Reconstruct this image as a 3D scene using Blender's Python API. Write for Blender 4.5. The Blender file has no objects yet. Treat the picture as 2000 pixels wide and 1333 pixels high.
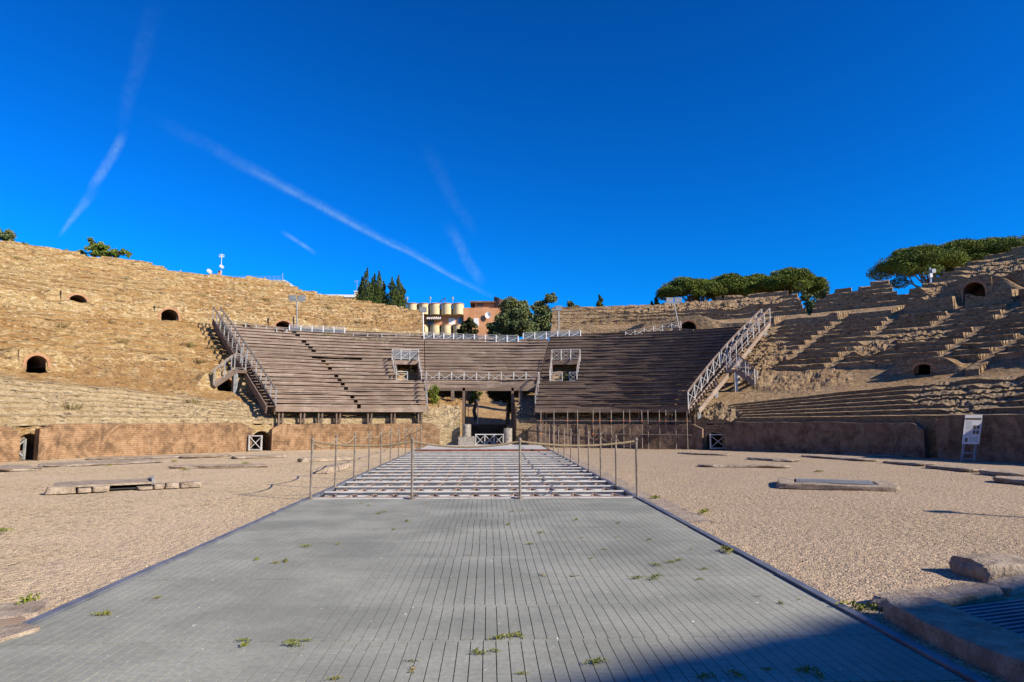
import bpy, math, random
import numpy as np
from mathutils import Vector, Matrix

# ------------------------------------------------------------------ camera
F = 1300.0; EYE = 1.6                      # focal length in pixels of a 2000 px wide frame; eye height
PSI = math.atan(45 / F); TH = math.atan((815 - 666.5) / F)
FW = np.array([math.sin(PSI) * math.cos(TH), math.cos(PSI) * math.cos(TH), math.sin(TH)])
RT = np.array([math.cos(PSI), -math.sin(PSI), 0.0]); UP = np.cross(RT, FW)
CAMP = np.array([0, 0, EYE])
sc = bpy.context.scene
COL = sc.collection
cd = bpy.data.cameras.new('camera'); cam = bpy.data.objects.new('camera', cd); COL.objects.link(cam)
cd.sensor_width = 36; cd.lens = 36 * F / 2000; cd.clip_end = 5000; cd.clip_start = .05
cam.matrix_world = Matrix(((RT[0], UP[0], -FW[0], 0), (RT[1], UP[1], -FW[1], 0), (RT[2], UP[2], -FW[2], EYE), (0, 0, 0, 1)))
sc.camera = cam
sc.view_settings.view_transform = 'Standard'; sc.view_settings.look = 'None'
sc.view_settings.gamma = 1; sc.view_settings.exposure = 0.72
sc.cycles.max_bounces = 5; sc.cycles.diffuse_bounces = 3

# ------------------------------------------------------------------ measured points -> world
def ray(px, py): return FW + RT * (px - 1000) / F - UP * (py - 666.5) / F
def ground(px, py, z=0.0):
    d = ray(px, py); return CAMP + d * ((z - EYE) / d[2])
def at(px, py, Y):                          # point seen at px,py at distance Y down the arena
    d = ray(px, py); return CAMP + d * (Y / d[1])
CX, CY, EB, EA = .3, 14., 20.5, 22.         # the podium ellipse
def P(t, r, z=0.0): return np.array([CX + (EB + r) * math.sin(t), CY + (EA + r) * math.cos(t), z])
def tr(X, Y):
    lo, hi = -14.0, 120.0
    for _ in range(34):
        m = (lo + hi) / 2
        if ((X - CX) / (EB + m)) ** 2 + ((Y - CY) / (EA + m)) ** 2 > 1: lo = m
        else: hi = m
    return math.atan2((X - CX) / (EB + lo), (Y - CY) / (EA + lo)), lo
K = .46
def cav(px, py, z0=1.3):                    # where the line of sight meets the seating slope
    d = ray(px, py)
    def g(s):
        p = CAMP + d * s; t, r = tr(p[0], p[1]); return p[2] - (z0 + K * r), r, t
    s = 12.0
    while s < 120:
        v, r, t = g(s)
        if r > -.5 and v < 0: break
        s += .6
    lo, hi = s - .6, s
    for _ in range(22):
        m = (lo + hi) / 2
        if g(m)[0] > 0: lo = m
        else: hi = m
    v, r, t = g(lo); return t, r
def basis(t):                               # outward and tangential (towards +t) unit vectors
    o = np.array([math.sin(t), math.cos(t), 0]); return o, np.array([math.cos(t), -math.sin(t), 0])

# ------------------------------------------------------------------ sun and sky
SAZ, SEL = math.radians(60), math.radians(29.5)
SUN = np.array([math.sin(SAZ) * math.cos(SEL), -math.cos(SAZ) * math.cos(SEL), math.sin(SEL)])
sl = bpy.data.lights.new('sun', 'SUN'); so = bpy.data.objects.new('sun', sl); COL.objects.link(so)
sl.energy = 5.0; sl.angle = math.radians(.53); sl.color = (1, .88, .72)
so.rotation_mode = 'QUATERNION'; so.rotation_quaternion = Vector(-SUN).to_track_quat('-Z', 'Y'); so.location = (20, -20, 30)

class G:                                    # small node graph helper
    def __init__(s, nt): s.nt = nt; s.n = nt.nodes; s.n.clear()
    def __call__(s, typ, ins=None, **props):
        nd = s.n.new(typ)
        for k, v in props.items(): setattr(nd, k, v)
        for k, v in (ins or {}).items():
            sk = nd.inputs[k]
            if isinstance(v, bpy.types.NodeSocket): s.nt.links.new(v, sk)
            else: sk.default_value = v
        return nd
    def m(s, op, a, b=None, c=None, clamp=False):
        d = {0: a}
        if b is not None: d[1] = b
        if c is not None: d[2] = c
        return s('ShaderNodeMath', d, operation=op, use_clamp=clamp).outputs[0]
    def ramp(s, f, lo, hi, a=0.0, b=1.0):
        return s('ShaderNodeMapRange', {0: f, 1: lo, 2: hi, 3: a, 4: b}, interpolation_type='SMOOTHSTEP').outputs[0]
    def mix(s, f, a, b, mode='MIX'):
        nd = s('ShaderNodeMix', {0: f}, data_type='RGBA', blend_type=mode)
        for sk, v in ((nd.inputs[6], a), (nd.inputs[7], b)):
            if isinstance(v, bpy.types.NodeSocket): s.nt.links.new(v, sk)
            else: sk.default_value = (*v, 1) if len(v) == 3 else v
        return nd.outputs[2]
    def noise(s, vec, scale, detail=4, rough=.6, dist=0):
        return s('ShaderNodeTexNoise', {'Vector': vec, 'Scale': scale, 'Detail': detail, 'Roughness': rough, 'Distortion': dist}).outputs[0]
    def mapping(s, vec, scale): return s('ShaderNodeMapping', {'Vector': vec, 'Scale': scale}).outputs[0]

w = bpy.data.worlds.new('World'); sc.world = w; w.use_nodes = True
g = G(w.node_tree)
sky = g('ShaderNodeTexSky', sky_type='NISHITA'); sky.sun_disc = False
sky.sun_elevation = SEL; sky.sun_rotation = math.atan2(SUN[0], SUN[1])
sky.air_density = 1.0; sky.dust_density = 0.2; sky.ozone_density = 3.5
SKYCOL = g('ShaderNodeGamma', {0: g.mix(1.0, sky.outputs[0], (.03, .48, .79), 'MULTIPLY'), 1: 1.38}).outputs[0]
dirv = g('ShaderNodeTexCoord').outputs['Generated']
def dot(v): return g('ShaderNodeVectorMath', {0: dirv, 1: tuple(v)}, operation='DOT_PRODUCT').outputs['Value']
def contrail(pa, pb, wid, amt, fa, fb, seed):
    a = ray(*pa); a /= np.linalg.norm(a); b = ray(*pb); b /= np.linalg.norm(b)
    n = np.cross(a, b); n /= np.linalg.norm(n); tan = b - a; L = np.linalg.norm(tan); tan /= L
    s0 = float(a @ tan)
    wob = g.noise(g.mapping(dirv, (9 + seed, 9, 9)), 1.0, 3, .5)
    off = g.m('ADD', dot(n), g.m('MULTIPLY', g.m('SUBTRACT', wob, .5), wid * 1.6))
    u = g.m('DIVIDE', g.m('SUBTRACT', dot(tan), s0), L)
    grow = g.m('ADD', g.m('MULTIPLY', g.m('SUBTRACT', 1.0, u), fa), fb)          # width along the trail
    d = g.m('DIVIDE', g.m('ABSOLUTE', off), g.m('MULTIPLY', grow, wid))
    core = g.ramp(d, 0.1, 1.0, 1, 0)
    ends = g.m('MULTIPLY', g.ramp(u, -.02, .42), g.ramp(u, .8, 1.03, 1, 0))
    fl = g.m('MULTIPLY', g.ramp(g.noise(g.mapping(dirv, (60, 60, 60)), 1.0 + .1 * seed, 4, .65), .3, .7, .35, 1), g.ramp(g.noise(g.mapping(dirv, (260, 260, 90)), 1.0 + .1 * seed, 4, .7), .3, .7, .75, 1.1))
    return g.m('MULTIPLY', g.m('MULTIPLY', core, ends), g.m('MULTIPLY', fl, amt * .78))
ms = [contrail((255, 205), (985, 592), .010, .15, .9, .5, 0), contrail((400, 285), (960, 582), .006, .27, .5, .55, 1),
      contrail((250, 252), (172, 372), .0075, .36, .2, .9, 2), contrail((190, 365), (112, 462), .007, .33, .9, .4, 3),
      contrail((545, 448), (618, 498), .004, .36, .1, 1, 4), contrail((870, 430), (945, 560), .012, .15, .2, .9, 5),
      contrail((310, -20), (235, 260), .011, .045, .5, .9, 6), contrail((820, 270), (930, 460), .012, .04, .5, .9, 7)]
tot = ms[0]
for q in ms[1:]: tot = g.m('ADD', tot, q)
skyc = g.mix(g.m('MINIMUM', tot, .8), SKYCOL, (3.3, 5.2, 5.8))
bg = g('ShaderNodeBackground', {'Color': skyc, 'Strength': .085})
g.nt.links.new(bg.outputs[0], g('ShaderNodeOutputWorld').inputs[0])

# ------------------------------------------------------------------ materials (world-space procedural)
MATS = {}
def mat(name, build, rough=.9, metal=0.0, spec=.3):
    m = bpy.data.materials.new(name); m.use_nodes = True
    gg = G(m.node_tree); bs = gg('ShaderNodeBsdfPrincipled', {'Roughness': rough, 'Metallic': metal, 'Specular IOR Level': spec})
    pos = gg('ShaderNodeNewGeometry').outputs['Position']
    col, h, dist = build(gg, pos)
    if isinstance(col, bpy.types.NodeSocket): gg.nt.links.new(col, bs.inputs['Base Color'])
    else: bs.inputs['Base Color'].default_value = (*col, 1)
    if h is not None:
        bp = gg('ShaderNodeBump', {'Height': h, 'Distance': dist, 'Strength': 1.0})
        gg.nt.links.new(bp.outputs[0], bs.inputs['Normal'])
    gg.nt.links.new(bs.outputs[0], gg('ShaderNodeOutputMaterial').inputs[0])
    MATS[name] = m; return m
def tone(gg, name='tone'): return gg('ShaderNodeAttribute', attribute_name=name).outputs['Fac']

def simple(c1, c2, scale=3, bump=.0, usetone=False, sharp=(.35, .65)):
    def f(gg, pos):
        n = gg.noise(pos, scale, 6, .65)
        c = gg.mix(gg.ramp(n, *sharp), c1, c2)
        if usetone: c = gg.mix(1.0, c, gg('ShaderNodeCombineColor', {0: tone(gg), 1: tone(gg), 2: tone(gg)}).outputs[0], 'MULTIPLY')
        return c, (gg.noise(pos, scale * 4, 5, .7) if bump else None), bump
    return f

def stone_build(gold, grass, pale, cover=1.0):
    def f(gg, pos):
        nz = gg('ShaderNodeSeparateXYZ', {0: gg('ShaderNodeNewGeometry').outputs['True Normal']}).outputs[2]
        big = gg.noise(pos, .25, 4, .6); mid = gg.noise(gg.mapping(pos, (1, 1, 2.2)), 1.1, 6, .72, .5); fine = gg.noise(pos, 11, 6, .8); med = gg.noise(gg.mapping(pos, (1, 1, 2.4)), 4.2, 6, .8, .3)
        layer = gg.noise(gg.mapping(pos, (.35, .35, 7)), 1.0, 5, .7)
        c = gg.mix(gg.ramp(fine, .32, .66), (gold[0] * .55, gold[1] * .52, gold[2] * .47), gold)
        c = gg.mix(gg.m('MULTIPLY', gg.ramp(med, .50, .60), .8), c, pale)
        gm = gg.ramp(gg.m('ADD', gg.m('MULTIPLY', layer, .55), gg.m('MULTIPLY', big, .45)), .49, .56)
        c = gg.mix(gg.m('MULTIPLY', gm, gg.ramp(med, .62, .42)), c, grass)
        up = gg.m('MULTIPLY', gg.ramp(nz, .38, .68), gg.m('MULTIPLY', gg.ramp(mid, .36, .54), cover))
        c = gg.mix(up, c, gg.mix(gg.ramp(fine, .35, .65), (grass[0] * .75, grass[1] * .75, grass[2] * .75), (grass[0] * 1.3, grass[1] * 1.35, grass[2] * 1.5)))
        c = gg.mix(gg.m('MULTIPLY', gg.ramp(gg.noise(gg.mapping(pos, (1, 1, 2.6)), 2.6, 6, .82), .55, .61), .85), c, (.075, .055, .036))
        c = gg.mix(gg.m('MULTIPLY', gg.ramp(mid, .40, .30), .7), c, (.11, .08, .05))
        h = gg.m('ADD', gg.m('MULTIPLY', fine, .6), gg.m('ADD', gg.m('MULTIPLY', med, 1.0), gg.m('MULTIPLY', mid, .9)))
        return c, h, .16
    return f
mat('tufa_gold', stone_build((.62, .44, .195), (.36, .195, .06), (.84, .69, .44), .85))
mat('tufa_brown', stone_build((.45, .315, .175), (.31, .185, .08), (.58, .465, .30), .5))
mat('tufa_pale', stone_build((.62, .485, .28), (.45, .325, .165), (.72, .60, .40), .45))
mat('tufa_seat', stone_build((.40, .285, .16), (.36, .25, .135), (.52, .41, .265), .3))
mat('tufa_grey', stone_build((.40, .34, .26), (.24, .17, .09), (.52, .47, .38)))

def slab_build(gg, pos):
    a = gg.noise(pos, 4, 6, .75); b = gg.noise(pos, 22, 4, .7); d = gg.noise(pos, 1.2, 5, .7)
    c = gg.mix(gg.ramp(a, .35, .65), (.24, .185, .135), (.43, .355, .27)); c = gg.mix(gg.ramp(b, .5, .75, 0, .6), c, (.17, .14, .11)); c = gg.mix(gg.ramp(d, .55, .7, 0, .5), c, (.22, .18, .13))
    return c, gg.m('ADD', gg.m('MULTIPLY', b, .5), a), .05
mat('slab_stone', slab_build)
def brick_build(c1, c2, mort, plaster, amt):
    def f(gg, pos):
        uv = gg('ShaderNodeUVMap').outputs[0]
        b = gg('ShaderNodeTexBrick', {'Vector': uv, 'Color1': (*c1, 1), 'Color2': (*c2, 1), 'Mortar': (*mort, 1), 'Scale': 1.0, 'Mortar Size': .012,
                                      'Mortar Smooth': .3, 'Brick Width': .26, 'Row Height': .082, 'Bias': -.1})
        n1 = gg.noise(gg.mapping(pos, (1, 1, .45)), .9, 6, .65); n2 = gg.noise(pos, 3, 6, .7); st = gg.noise(gg.mapping(pos, (1, 1, .18)), 2.2, 5, .65)
        c = b.outputs[0]; n3 = gg.noise(gg.mapping(pos, (1, 1, .8)), 1.7, 6, .75, .6); n4 = gg.noise(pos, 14, 5, .75)
        c = gg.mix(gg.ramp(n4, .35, .65, 0, .55), c, (c2[0] * .6, c2[1] * .6, c2[2] * .6))
        pc = gg.mix(gg.ramp(n2, .38, .66), plaster, (plaster[0] * .55, plaster[1] * .48, plaster[2] * .42))
        pc = gg.mix(gg.ramp(n4, .4, .7, 0, .4), pc, (plaster[0] * 1.3, plaster[1] * 1.4, plaster[2] * 1.55))
        c = gg.mix(gg.m('MULTIPLY', gg.ramp(n1, .30, .42), amt), c, pc)
        c = gg.mix(gg.m('MULTIPLY', gg.ramp(n3, .44, .66), .8), c, (plaster[0] * .28, plaster[1] * .27, plaster[2] * .27))
        c = gg.mix(gg.m('MULTIPLY', gg.ramp(st, .56, .70), gg.ramp(n2, .3, .6, .2, .7)), c, (.08, .055, .04))
        c = gg.mix(gg.m('MULTIPLY', gg.ramp(n3, .40, .30), gg.ramp(st, .5, .42, 0, .8)), c, (.50, .40, .28))
        h = gg.m('ADD', gg.m('MULTIPLY', b.outputs['Fac'], -.5), gg.m('MULTIPLY', n2, 1.2))
        return c, h, .06
    return f
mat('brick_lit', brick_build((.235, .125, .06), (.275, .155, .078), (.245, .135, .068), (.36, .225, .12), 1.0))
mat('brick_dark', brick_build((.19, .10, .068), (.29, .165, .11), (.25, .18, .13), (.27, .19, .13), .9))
mat('brick_arch', simple((.30, .14, .07), (.46, .28, .16), 9, .03))

def gravel_build(gg, pos):
    v = gg('ShaderNodeTexVoronoi', {'Vector': pos, 'Scale': 46.0}, feature='F1')
    v2 = gg('ShaderNodeTexVoronoi', {'Vector': pos, 'Scale': 13.0}, feature='F1')
    rnd = gg('ShaderNodeSeparateColor', {0: v.outputs['Color']}).outputs[0]
    rnd2 = gg('ShaderNodeSeparateColor', {0: v2.outputs['Color']}).outputs[1]
    c = gg.mix(gg.ramp(rnd, .05, .95), (.36, .27, .152), (.69, .54, .335))
    c = gg.mix(gg.ramp(rnd2, .75, .95, 0, .6), c, (.20, .155, .115))
    big = gg.noise(pos, .35, 5, .6); mid = gg.noise(pos, 2.2, 5, .65)
    c = gg.mix(gg.ramp(big, .42, .62, 0, .45), c, (.58, .45, .31))
    c = gg.mix(gg.ramp(mid, .55, .72, 0, .4), c, (.30, .22, .165))
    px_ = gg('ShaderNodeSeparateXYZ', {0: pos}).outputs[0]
    right_shade = gg.ramp(gg.m('ADD', px_, gg.m('MULTIPLY', gg.m('SUBTRACT', big, .5), 14.0)), -5.0, 6.0)  # colour darkens to the right, painting the shade between stones there
    c = gg.mix(gg.m('MULTIPLY', right_shade, .62), c, gg.mix(gg.ramp(rnd, .2, .8), (.19, .137, .092), (.41, .31, .22)))
    h = gg.m('ADD', gg.m('MULTIPLY', v.outputs['Distance'], -1.0), gg.m('ADD', gg.m('MULTIPLY', v2.outputs['Distance'], -1.2), gg.m('MULTIPLY', mid, .8)))
    return c, h, .014
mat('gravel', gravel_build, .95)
mat('pebble', simple((.30, .22, .13), (.57, .44, .285), 9, 0, True), .95)
mat('dry_earth', simple((.26, .155, .07), (.42, .28, .13), 1.2, .15))
mat('far_land', simple((.10, .11, .05), (.22, .18, .09), .05))
def wood_build(c1, c2, c3):
    def f(gg, pos):
        t = tone(gg)
        g1 = gg.noise(gg.mapping(pos, (.9, .9, 26)), 1.3, 6, .7, .3); g2 = gg.noise(pos, 1.4, 5, .7); g3 = gg.noise(gg.mapping(pos, (1.2, 1.2, 7)), 2.2, 6, .75)
        c = gg.mix(gg.ramp(g1, .3, .7), c1, c2)
        c = gg.mix(gg.ramp(g2, .45, .7, 0, .6), c, c3)
        c = gg.mix(gg.ramp(g3, .62, .78, 0, .55), c, (.045, .034, .027))
        c = gg.mix(1.0, c, gg('ShaderNodeCombineColor', {0: t, 1: t, 2: t}).outputs[0], 'MULTIPLY')
        return c, g1, .012
    return f
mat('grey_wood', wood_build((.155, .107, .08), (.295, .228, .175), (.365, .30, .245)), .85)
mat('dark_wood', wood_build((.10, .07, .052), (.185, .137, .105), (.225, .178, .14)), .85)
mat('grey_steel', simple((.22, .235, .245), (.34, .35, .345), 5), .5, .0, .5)
mat('pale_steel', simple((.38, .385, .37), (.54, .54, .51), 4), .5, .0, .5)
mat('beam_paint', simple((.42, .42, .39), (.60, .595, .56), 3, 0, False, (.3, .6)), .6)
mat('post_steel', simple((.16, .135, .11), (.27, .235, .19), 8), .5, .2, .5)
mat('blue_steel', simple((.12, .135, .165), (.19, .205, .235), 3), .45, .3, .5)
mat('rust_steel', simple((.13, .045, .03), (.20, .075, .05), 4), .7)
mat('lacing_steel', simple((.16, .105, .07), (.34, .26, .20), 5), .7)
mat('pit_floor', simple((.60, .55, .46), (.78, .74, .66), 1.5), .95)
mat('pit_dark', simple((.03, .03, .03), (.06, .055, .05), 2), .95)
def grate_build(gg, pos):
    a = gg.noise(pos, .8, 5, .6); b = gg.noise(pos, 26, 3, .6); sp = gg.noise(pos, 17, 2, .5); t = tone(gg)
    c = gg.mix(gg.ramp(a, .35, .65), (.225, .232, .195), (.33, .337, .285))
    c = gg.mix(gg.ramp(b, .35, .7, 0, .4), c, (.20, .20, .175))
    c = gg.mix(gg.ramp(sp, .73, .77, 0, .9), c, (.75, .75, .72))
    c = gg.mix(1.0, c, gg('ShaderNodeCombineColor', {0: t, 1: t, 2: t}).outputs[0], 'MULTIPLY')
    return c, b, .004
mat('grating', grate_build, .6, .0, .4)
mat('rope', simple((.22, .165, .10), (.33, .26, .16), 20), .95)
mat('white_paint', simple((.66, .66, .63), (.78, .78, .75), 3), .6)
mat('glass', simple((.05, .08, .11), (.10, .14, .17), 2), .12, .0, .6)
mat('mesh_panel', simple((.30, .33, .35), (.42, .44, .45), 2), .6)
def see_through(name, amt):
    m = bpy.data.materials.new(name); m.use_nodes = True; gg = G(m.node_tree)
    b = gg('ShaderNodeBsdfPrincipled', {'Base Color': (.17, .20, .23, 1), 'Roughness': .3}); t = gg('ShaderNodeBsdfTransparent')
    mx = gg('ShaderNodeMixShader', {0: amt, 1: t.outputs[0], 2: b.outputs[0]}); gg.nt.links.new(mx.outputs[0], gg('ShaderNodeOutputMaterial').inputs[0]); MATS[name] = m
see_through('wire_panel', .38); see_through('clear_panel', .42)
mat('marble', simple((.20, .175, .145), (.38, .345, .29), 6, .03), .8)
mat('white_rock', simple((.55, .53, .48), (.80, .78, .72), 7, .05), .8)
mat('orange_clamp', simple((.42, .13, .04), (.55, .20, .08), 9), .7)
mat('cream_render', simple((.52, .42, .23), (.62, .51, .30), 1.2), .9)
mat('orange_render', simple((.48, .225, .10), (.56, .29, .15), .8), .9)
mat('yellow_render', simple((.62, .45, .13), (.70, .52, .18), 1), .9)
mat('brown_roof', simple((.14, .08, .05), (.24, .15, .10), 1.2), .9)
mat('bark', simple((.10, .07, .045), (.20, .14, .09), 4, .05), .95)
def leaf_mat(name, c1, c2):
    def f(gg, pos):
        t = tone(gg); n = gg.noise(pos, .9, 3, .6)
        c = gg.mix(t, c1, c2); c = gg.mix(gg.ramp(n, .4, .65, 0, .45), c, (c2[0] * 1.1, c2[1] * .85, c2[2] * .6)); return c, None, 0
    mat(name, f, .75, 0, .25)
leaf_mat('pine_leaf', (.04, .072, .012), (.17, .215, .028))
leaf_mat('cypress_leaf', (.025, .05, .012), (.10, .14, .03))
leaf_mat('gum_leaf', (.05, .08, .03), (.19, .23, .09))
leaf_mat('dark_leaf', (.015, .025, .008), (.06, .07, .018))
leaf_mat('bush_leaf', (.06, .10, .012), (.22, .27, .04))
leaf_mat('weed_leaf', (.07, .11, .012), (.26, .27, .04))
leaf_mat('dry_weed', (.12, .10, .04), (.26, .22, .09))

# ------------------------------------------------------------------ mesh helpers
class MB:
    def __init__(s): s.v = []; s.f = []; s.t = []
    def add(s, vs, fs, tone=1.0):
        o = len(s.v); s.v.extend([tuple(map(float, p)) for p in vs]); s.f.extend([tuple(i + o for i in q) for q in fs]); s.t.extend([tone] * len(vs))
    HEX = [(0, 3, 2, 1), (4, 5, 6, 7), (0, 1, 5, 4), (1, 2, 6, 5), (2, 3, 7, 6), (3, 0, 4, 7)]
    def hexa(s, c, tone=1.0): s.add(c, MB.HEX, tone)
    def box(s, x0, x1, y0, y1, z0, z1, tone=1.0):
        s.hexa([(x0, y0, z0), (x1, y0, z0), (x1, y1, z0), (x0, y1, z0), (x0, y0, z1), (x1, y0, z1), (x1, y1, z1), (x0, y1, z1)], tone)
    def obox(s, c, ax, ay, sx, sy, z0, z1, tone=1.0):      # box with horizontal axes ax, ay
        c = np.array(c, float); ax = np.array(ax, float); ay = np.array(ay, float); L = []
        for z in (z0, z1):
            for a, b_ in ((-1, -1), (1, -1), (1, 1), (-1, 1)):
                q = c[:3] + ax * a * sx / 2 + ay * b_ * sy / 2; L.append((q[0], q[1], z))
        s.hexa(L, tone)
    def beam(s, p, q, w_, h, up=(0, 0, 1), tone=1.0):
        p = np.array(p, float); q = np.array(q, float); d = q - p; d /= max(np.linalg.norm(d), 1e-9)
        u = np.array(up, float)
        if abs(d @ u) > .98: u = np.array([0, 1.0, 0])
        a = np.cross(d, u); a /= np.linalg.norm(a); b_ = np.cross(a, d)
        L = [e + a * i * w_ / 2 + b_ * j * h / 2 for e in (p, q) for i, j in ((-1, -1), (1, -1), (1, 1), (-1, 1))]
        s.hexa(L, tone)
    def tube(s, pts, r, n=8, tone=1.0, cap=True):
        pts = [np.array(p, float) for p in pts]; rs = r if isinstance(r, (list, tuple)) else [r] * len(pts)
        vs = []; fs = []; ref = None
        for i, p in enumerate(pts):
            d = pts[min(i + 1, len(pts) - 1)] - pts[max(i - 1, 0)]; d /= max(np.linalg.norm(d), 1e-9)
            if ref is None: ref = np.array([1.0, 0, 0]) if abs(d[0]) < .9 else np.array([0, 1.0, 0])
            a = np.cross(d, ref); a /= np.linalg.norm(a); b_ = np.cross(d, a); ref = -np.cross(d, a) if False else np.cross(a, d)
            vs += [p + rs[i] * (a * math.cos(2 * math.pi * k / n) + b_ * math.sin(2 * math.pi * k / n)) for k in range(n)]
        for i in range(len(pts) - 1):
            for k in range(n): fs.append((i * n + k, i * n + (k + 1) % n, (i + 1) * n + (k + 1) % n, (i + 1) * n + k))
        if cap: fs.append(tuple(range(n))[::-1]); fs.append(tuple((len(pts) - 1) * n + k for k in range(n)))
        s.add(vs, fs, tone)
    def cyl(s, x, y, z0, z1, r, n=16, tone=1.0): s.tube([(x, y, z0), (x, y, z1)], r, n, tone)

def wloc(o):
    l = Vector((0, 0, 0))
    while o is not None: l = l + o.location; o = o.parent
    return np.array(l)
def link_mesh(name, V, Fq, material, parent=None, tones=None, uv=None, smooth=False):
    me = bpy.data.meshes.new(name); V = np.asarray(V, dtype=np.float32).reshape(-1, 3).copy()
    if parent is not None: V -= wloc(parent).astype(np.float32)
    if isinstance(Fq, np.ndarray):
        n, k = Fq.shape; me.vertices.add(len(V)); me.vertices.foreach_set('co', V.ravel())
        me.loops.add(n * k); me.loops.foreach_set('vertex_index', Fq.astype(np.int32).ravel())
        me.polygons.add(n); me.polygons.foreach_set('loop_start', np.arange(0, n * k, k, dtype=np.int32))
        me.polygons.foreach_set('loop_total', np.full(n, k, dtype=np.int32))
    else: me.from_pydata(V.tolist(), [], Fq)
    if tones is not None:
        at_ = me.attributes.new('tone', 'FLOAT', 'POINT'); at_.data.foreach_set('value', np.asarray(tones, dtype=np.float32))
    me.update(calc_edges=True)
    if uv is not None:
        ul = me.uv_layers.new(name='UVMap'); vi = np.empty(len(me.loops), dtype=np.int32); me.loops.foreach_get('vertex_index', vi)
        ul.data.foreach_set('uv', np.asarray(uv, dtype=np.float32)[vi].ravel())
    me.polygons.foreach_set('use_smooth', np.full(len(me.polygons), bool(smooth)))
    me.validate()
    me.materials.append(MATS[material] if isinstance(material, str) else material)
    o = bpy.data.objects.new(name, me); COL.objects.link(o)
    if parent is not None: o.parent = parent
    return o
def obj(name, mb, material, parent=None, smooth=False):
    return link_mesh(name, mb.v, mb.f, material, parent, mb.t, None, smooth)
def tag(o, label=None, cat=None, group=None, kind=None):
    if label: o['label'] = label
    if cat: o['category'] = cat; o['kind'] = kind or 'thing'
    if group: o['group'] = group
    if kind: o['kind'] = kind
    return o
def thing(name, label, cat, loc=(0, 0, 0), group=None):
    o = bpy.data.objects.new(name, None); COL.objects.link(o); o.location = tuple(map(float, loc)); o.empty_display_size = .3
    return tag(o, label, cat, group)
def copy_tree(root, loc, label=None, group=None, rz=None, scale=None):
    r = root.copy(); COL.objects.link(r); r.location = tuple(map(float, loc))
    if rz is not None: r.rotation_euler = (0, 0, rz)
    if scale is not None: r.scale = (scale,) * 3
    if label: r['label'] = label
    if group: r['group'] = group
    for ch in list(root.children):
        c = ch.copy(); COL.objects.link(c); c.parent = r
        for g2 in list(ch.children):
            d = g2.copy(); COL.objects.link(d); d.parent = c
    return r

# ------------------------------------------------------------------ value noise for shapes
def _h(i, j, k, seed):
    n = (i * 374761393 + j * 668265263 + k * 2147483647 + seed * 974634777) & 0xFFFFFFFF
    n = ((n ^ (n >> 13)) * 1274126177) & 0xFFFFFFFF
    return ((n ^ (n >> 16)) & 0xFFFF) / 65535.0
def vnoise(x, y, z, seed=0):
    x, y, z = np.broadcast_arrays(np.asarray(x, float), np.asarray(y, float), np.asarray(z, float))
    i, j, k = np.floor(x).astype(np.int64), np.floor(y).astype(np.int64), np.floor(z).astype(np.int64)
    u, v, w_ = x - i, y - j, z - k
    u, v, w_ = u * u * (3 - 2 * u), v * v * (3 - 2 * v), w_ * w_ * (3 - 2 * w_)
    r = 0
    for a in (0, 1):
        for b_ in (0, 1):
            for c in (0, 1):
                r = r + (u if a else 1 - u) * (v if b_ else 1 - v) * (w_ if c else 1 - w_) * _h(i + a, j + b_, k + c, seed)
    return r
def fbm(x, y, z, seed=0, oct=4):
    r = 0; a = .5; f = 1.0
    for o in range(oct): r = r + a * (vnoise(x * f, y * f, z * f, seed + o * 17) * 2 - 1); a *= .5; f *= 2.03
    return r                                # about -1..1
def sst(x, a, b_):
    u = np.clip((x - a) / (b_ - a), 0, 1); return u * u * (3 - 2 * u)

#@@SETTING
# ------------------------------------------------------------------ the arena floor
SX0, SX1 = -3.55, 2.98                      # the covered slot along the arena
SY0, SYM, SYR, SY1 = -7.0, 13.45, 31.2, 37.0
def sheet(name, xs, ys, skip, material, zf):
    X, Y = np.meshgrid(xs, ys); nx, ny = len(xs), len(ys); Z = zf(X, Y)
    idx = np.arange(nx * ny).reshape(ny, nx)
    Fq = np.stack([idx[:-1, :-1], idx[:-1, 1:], idx[1:, 1:], idx[1:, :-1]], -1)
    cxm = (X[:-1, :-1] + X[1:, 1:]) / 2; cym = (Y[:-1, :-1] + Y[1:, 1:]) / 2
    Fq = Fq[~skip(cxm, cym)]
    o = link_mesh(name, np.stack([X, Y, Z], -1).reshape(-1, 3), Fq.reshape(-1, 4), material, smooth=True); o['kind'] = 'structure'; return o
xs = np.unique(np.concatenate([[-1500, -400, -120, -60], np.arange(-40, 40.1, .25), [60, 120, 400, 1500], [SX0, SX1]]))
ys = np.unique(np.concatenate([[-1500, -400, -100, -40], np.arange(-20, 48.1, .25), [60, 90, 150, 400, 1500], [SY0, SY1]]))
def gz(X, Y):
    e = np.minimum(np.abs(X - SX0), np.abs(X - SX1)); inslot = (X >= SX0 - .01) & (X <= SX1 + .01)
    a = sst(e, 0, 1.2) * (~inslot) * (np.abs(X) < 45) * (Y < 50)
    return a * (.030 * fbm(X * .5, Y * .5, 0, 3) + .010 * fbm(X * 2.3, Y * 2.3, 0, 9)) - .02 * (~inslot) * sst(e, 0, .5)
sheet('ground', xs, ys, lambda x, y: (x > SX0) & (x < SX1) & (y > SY0) & (y < SY1), 'gravel', gz)
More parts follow.
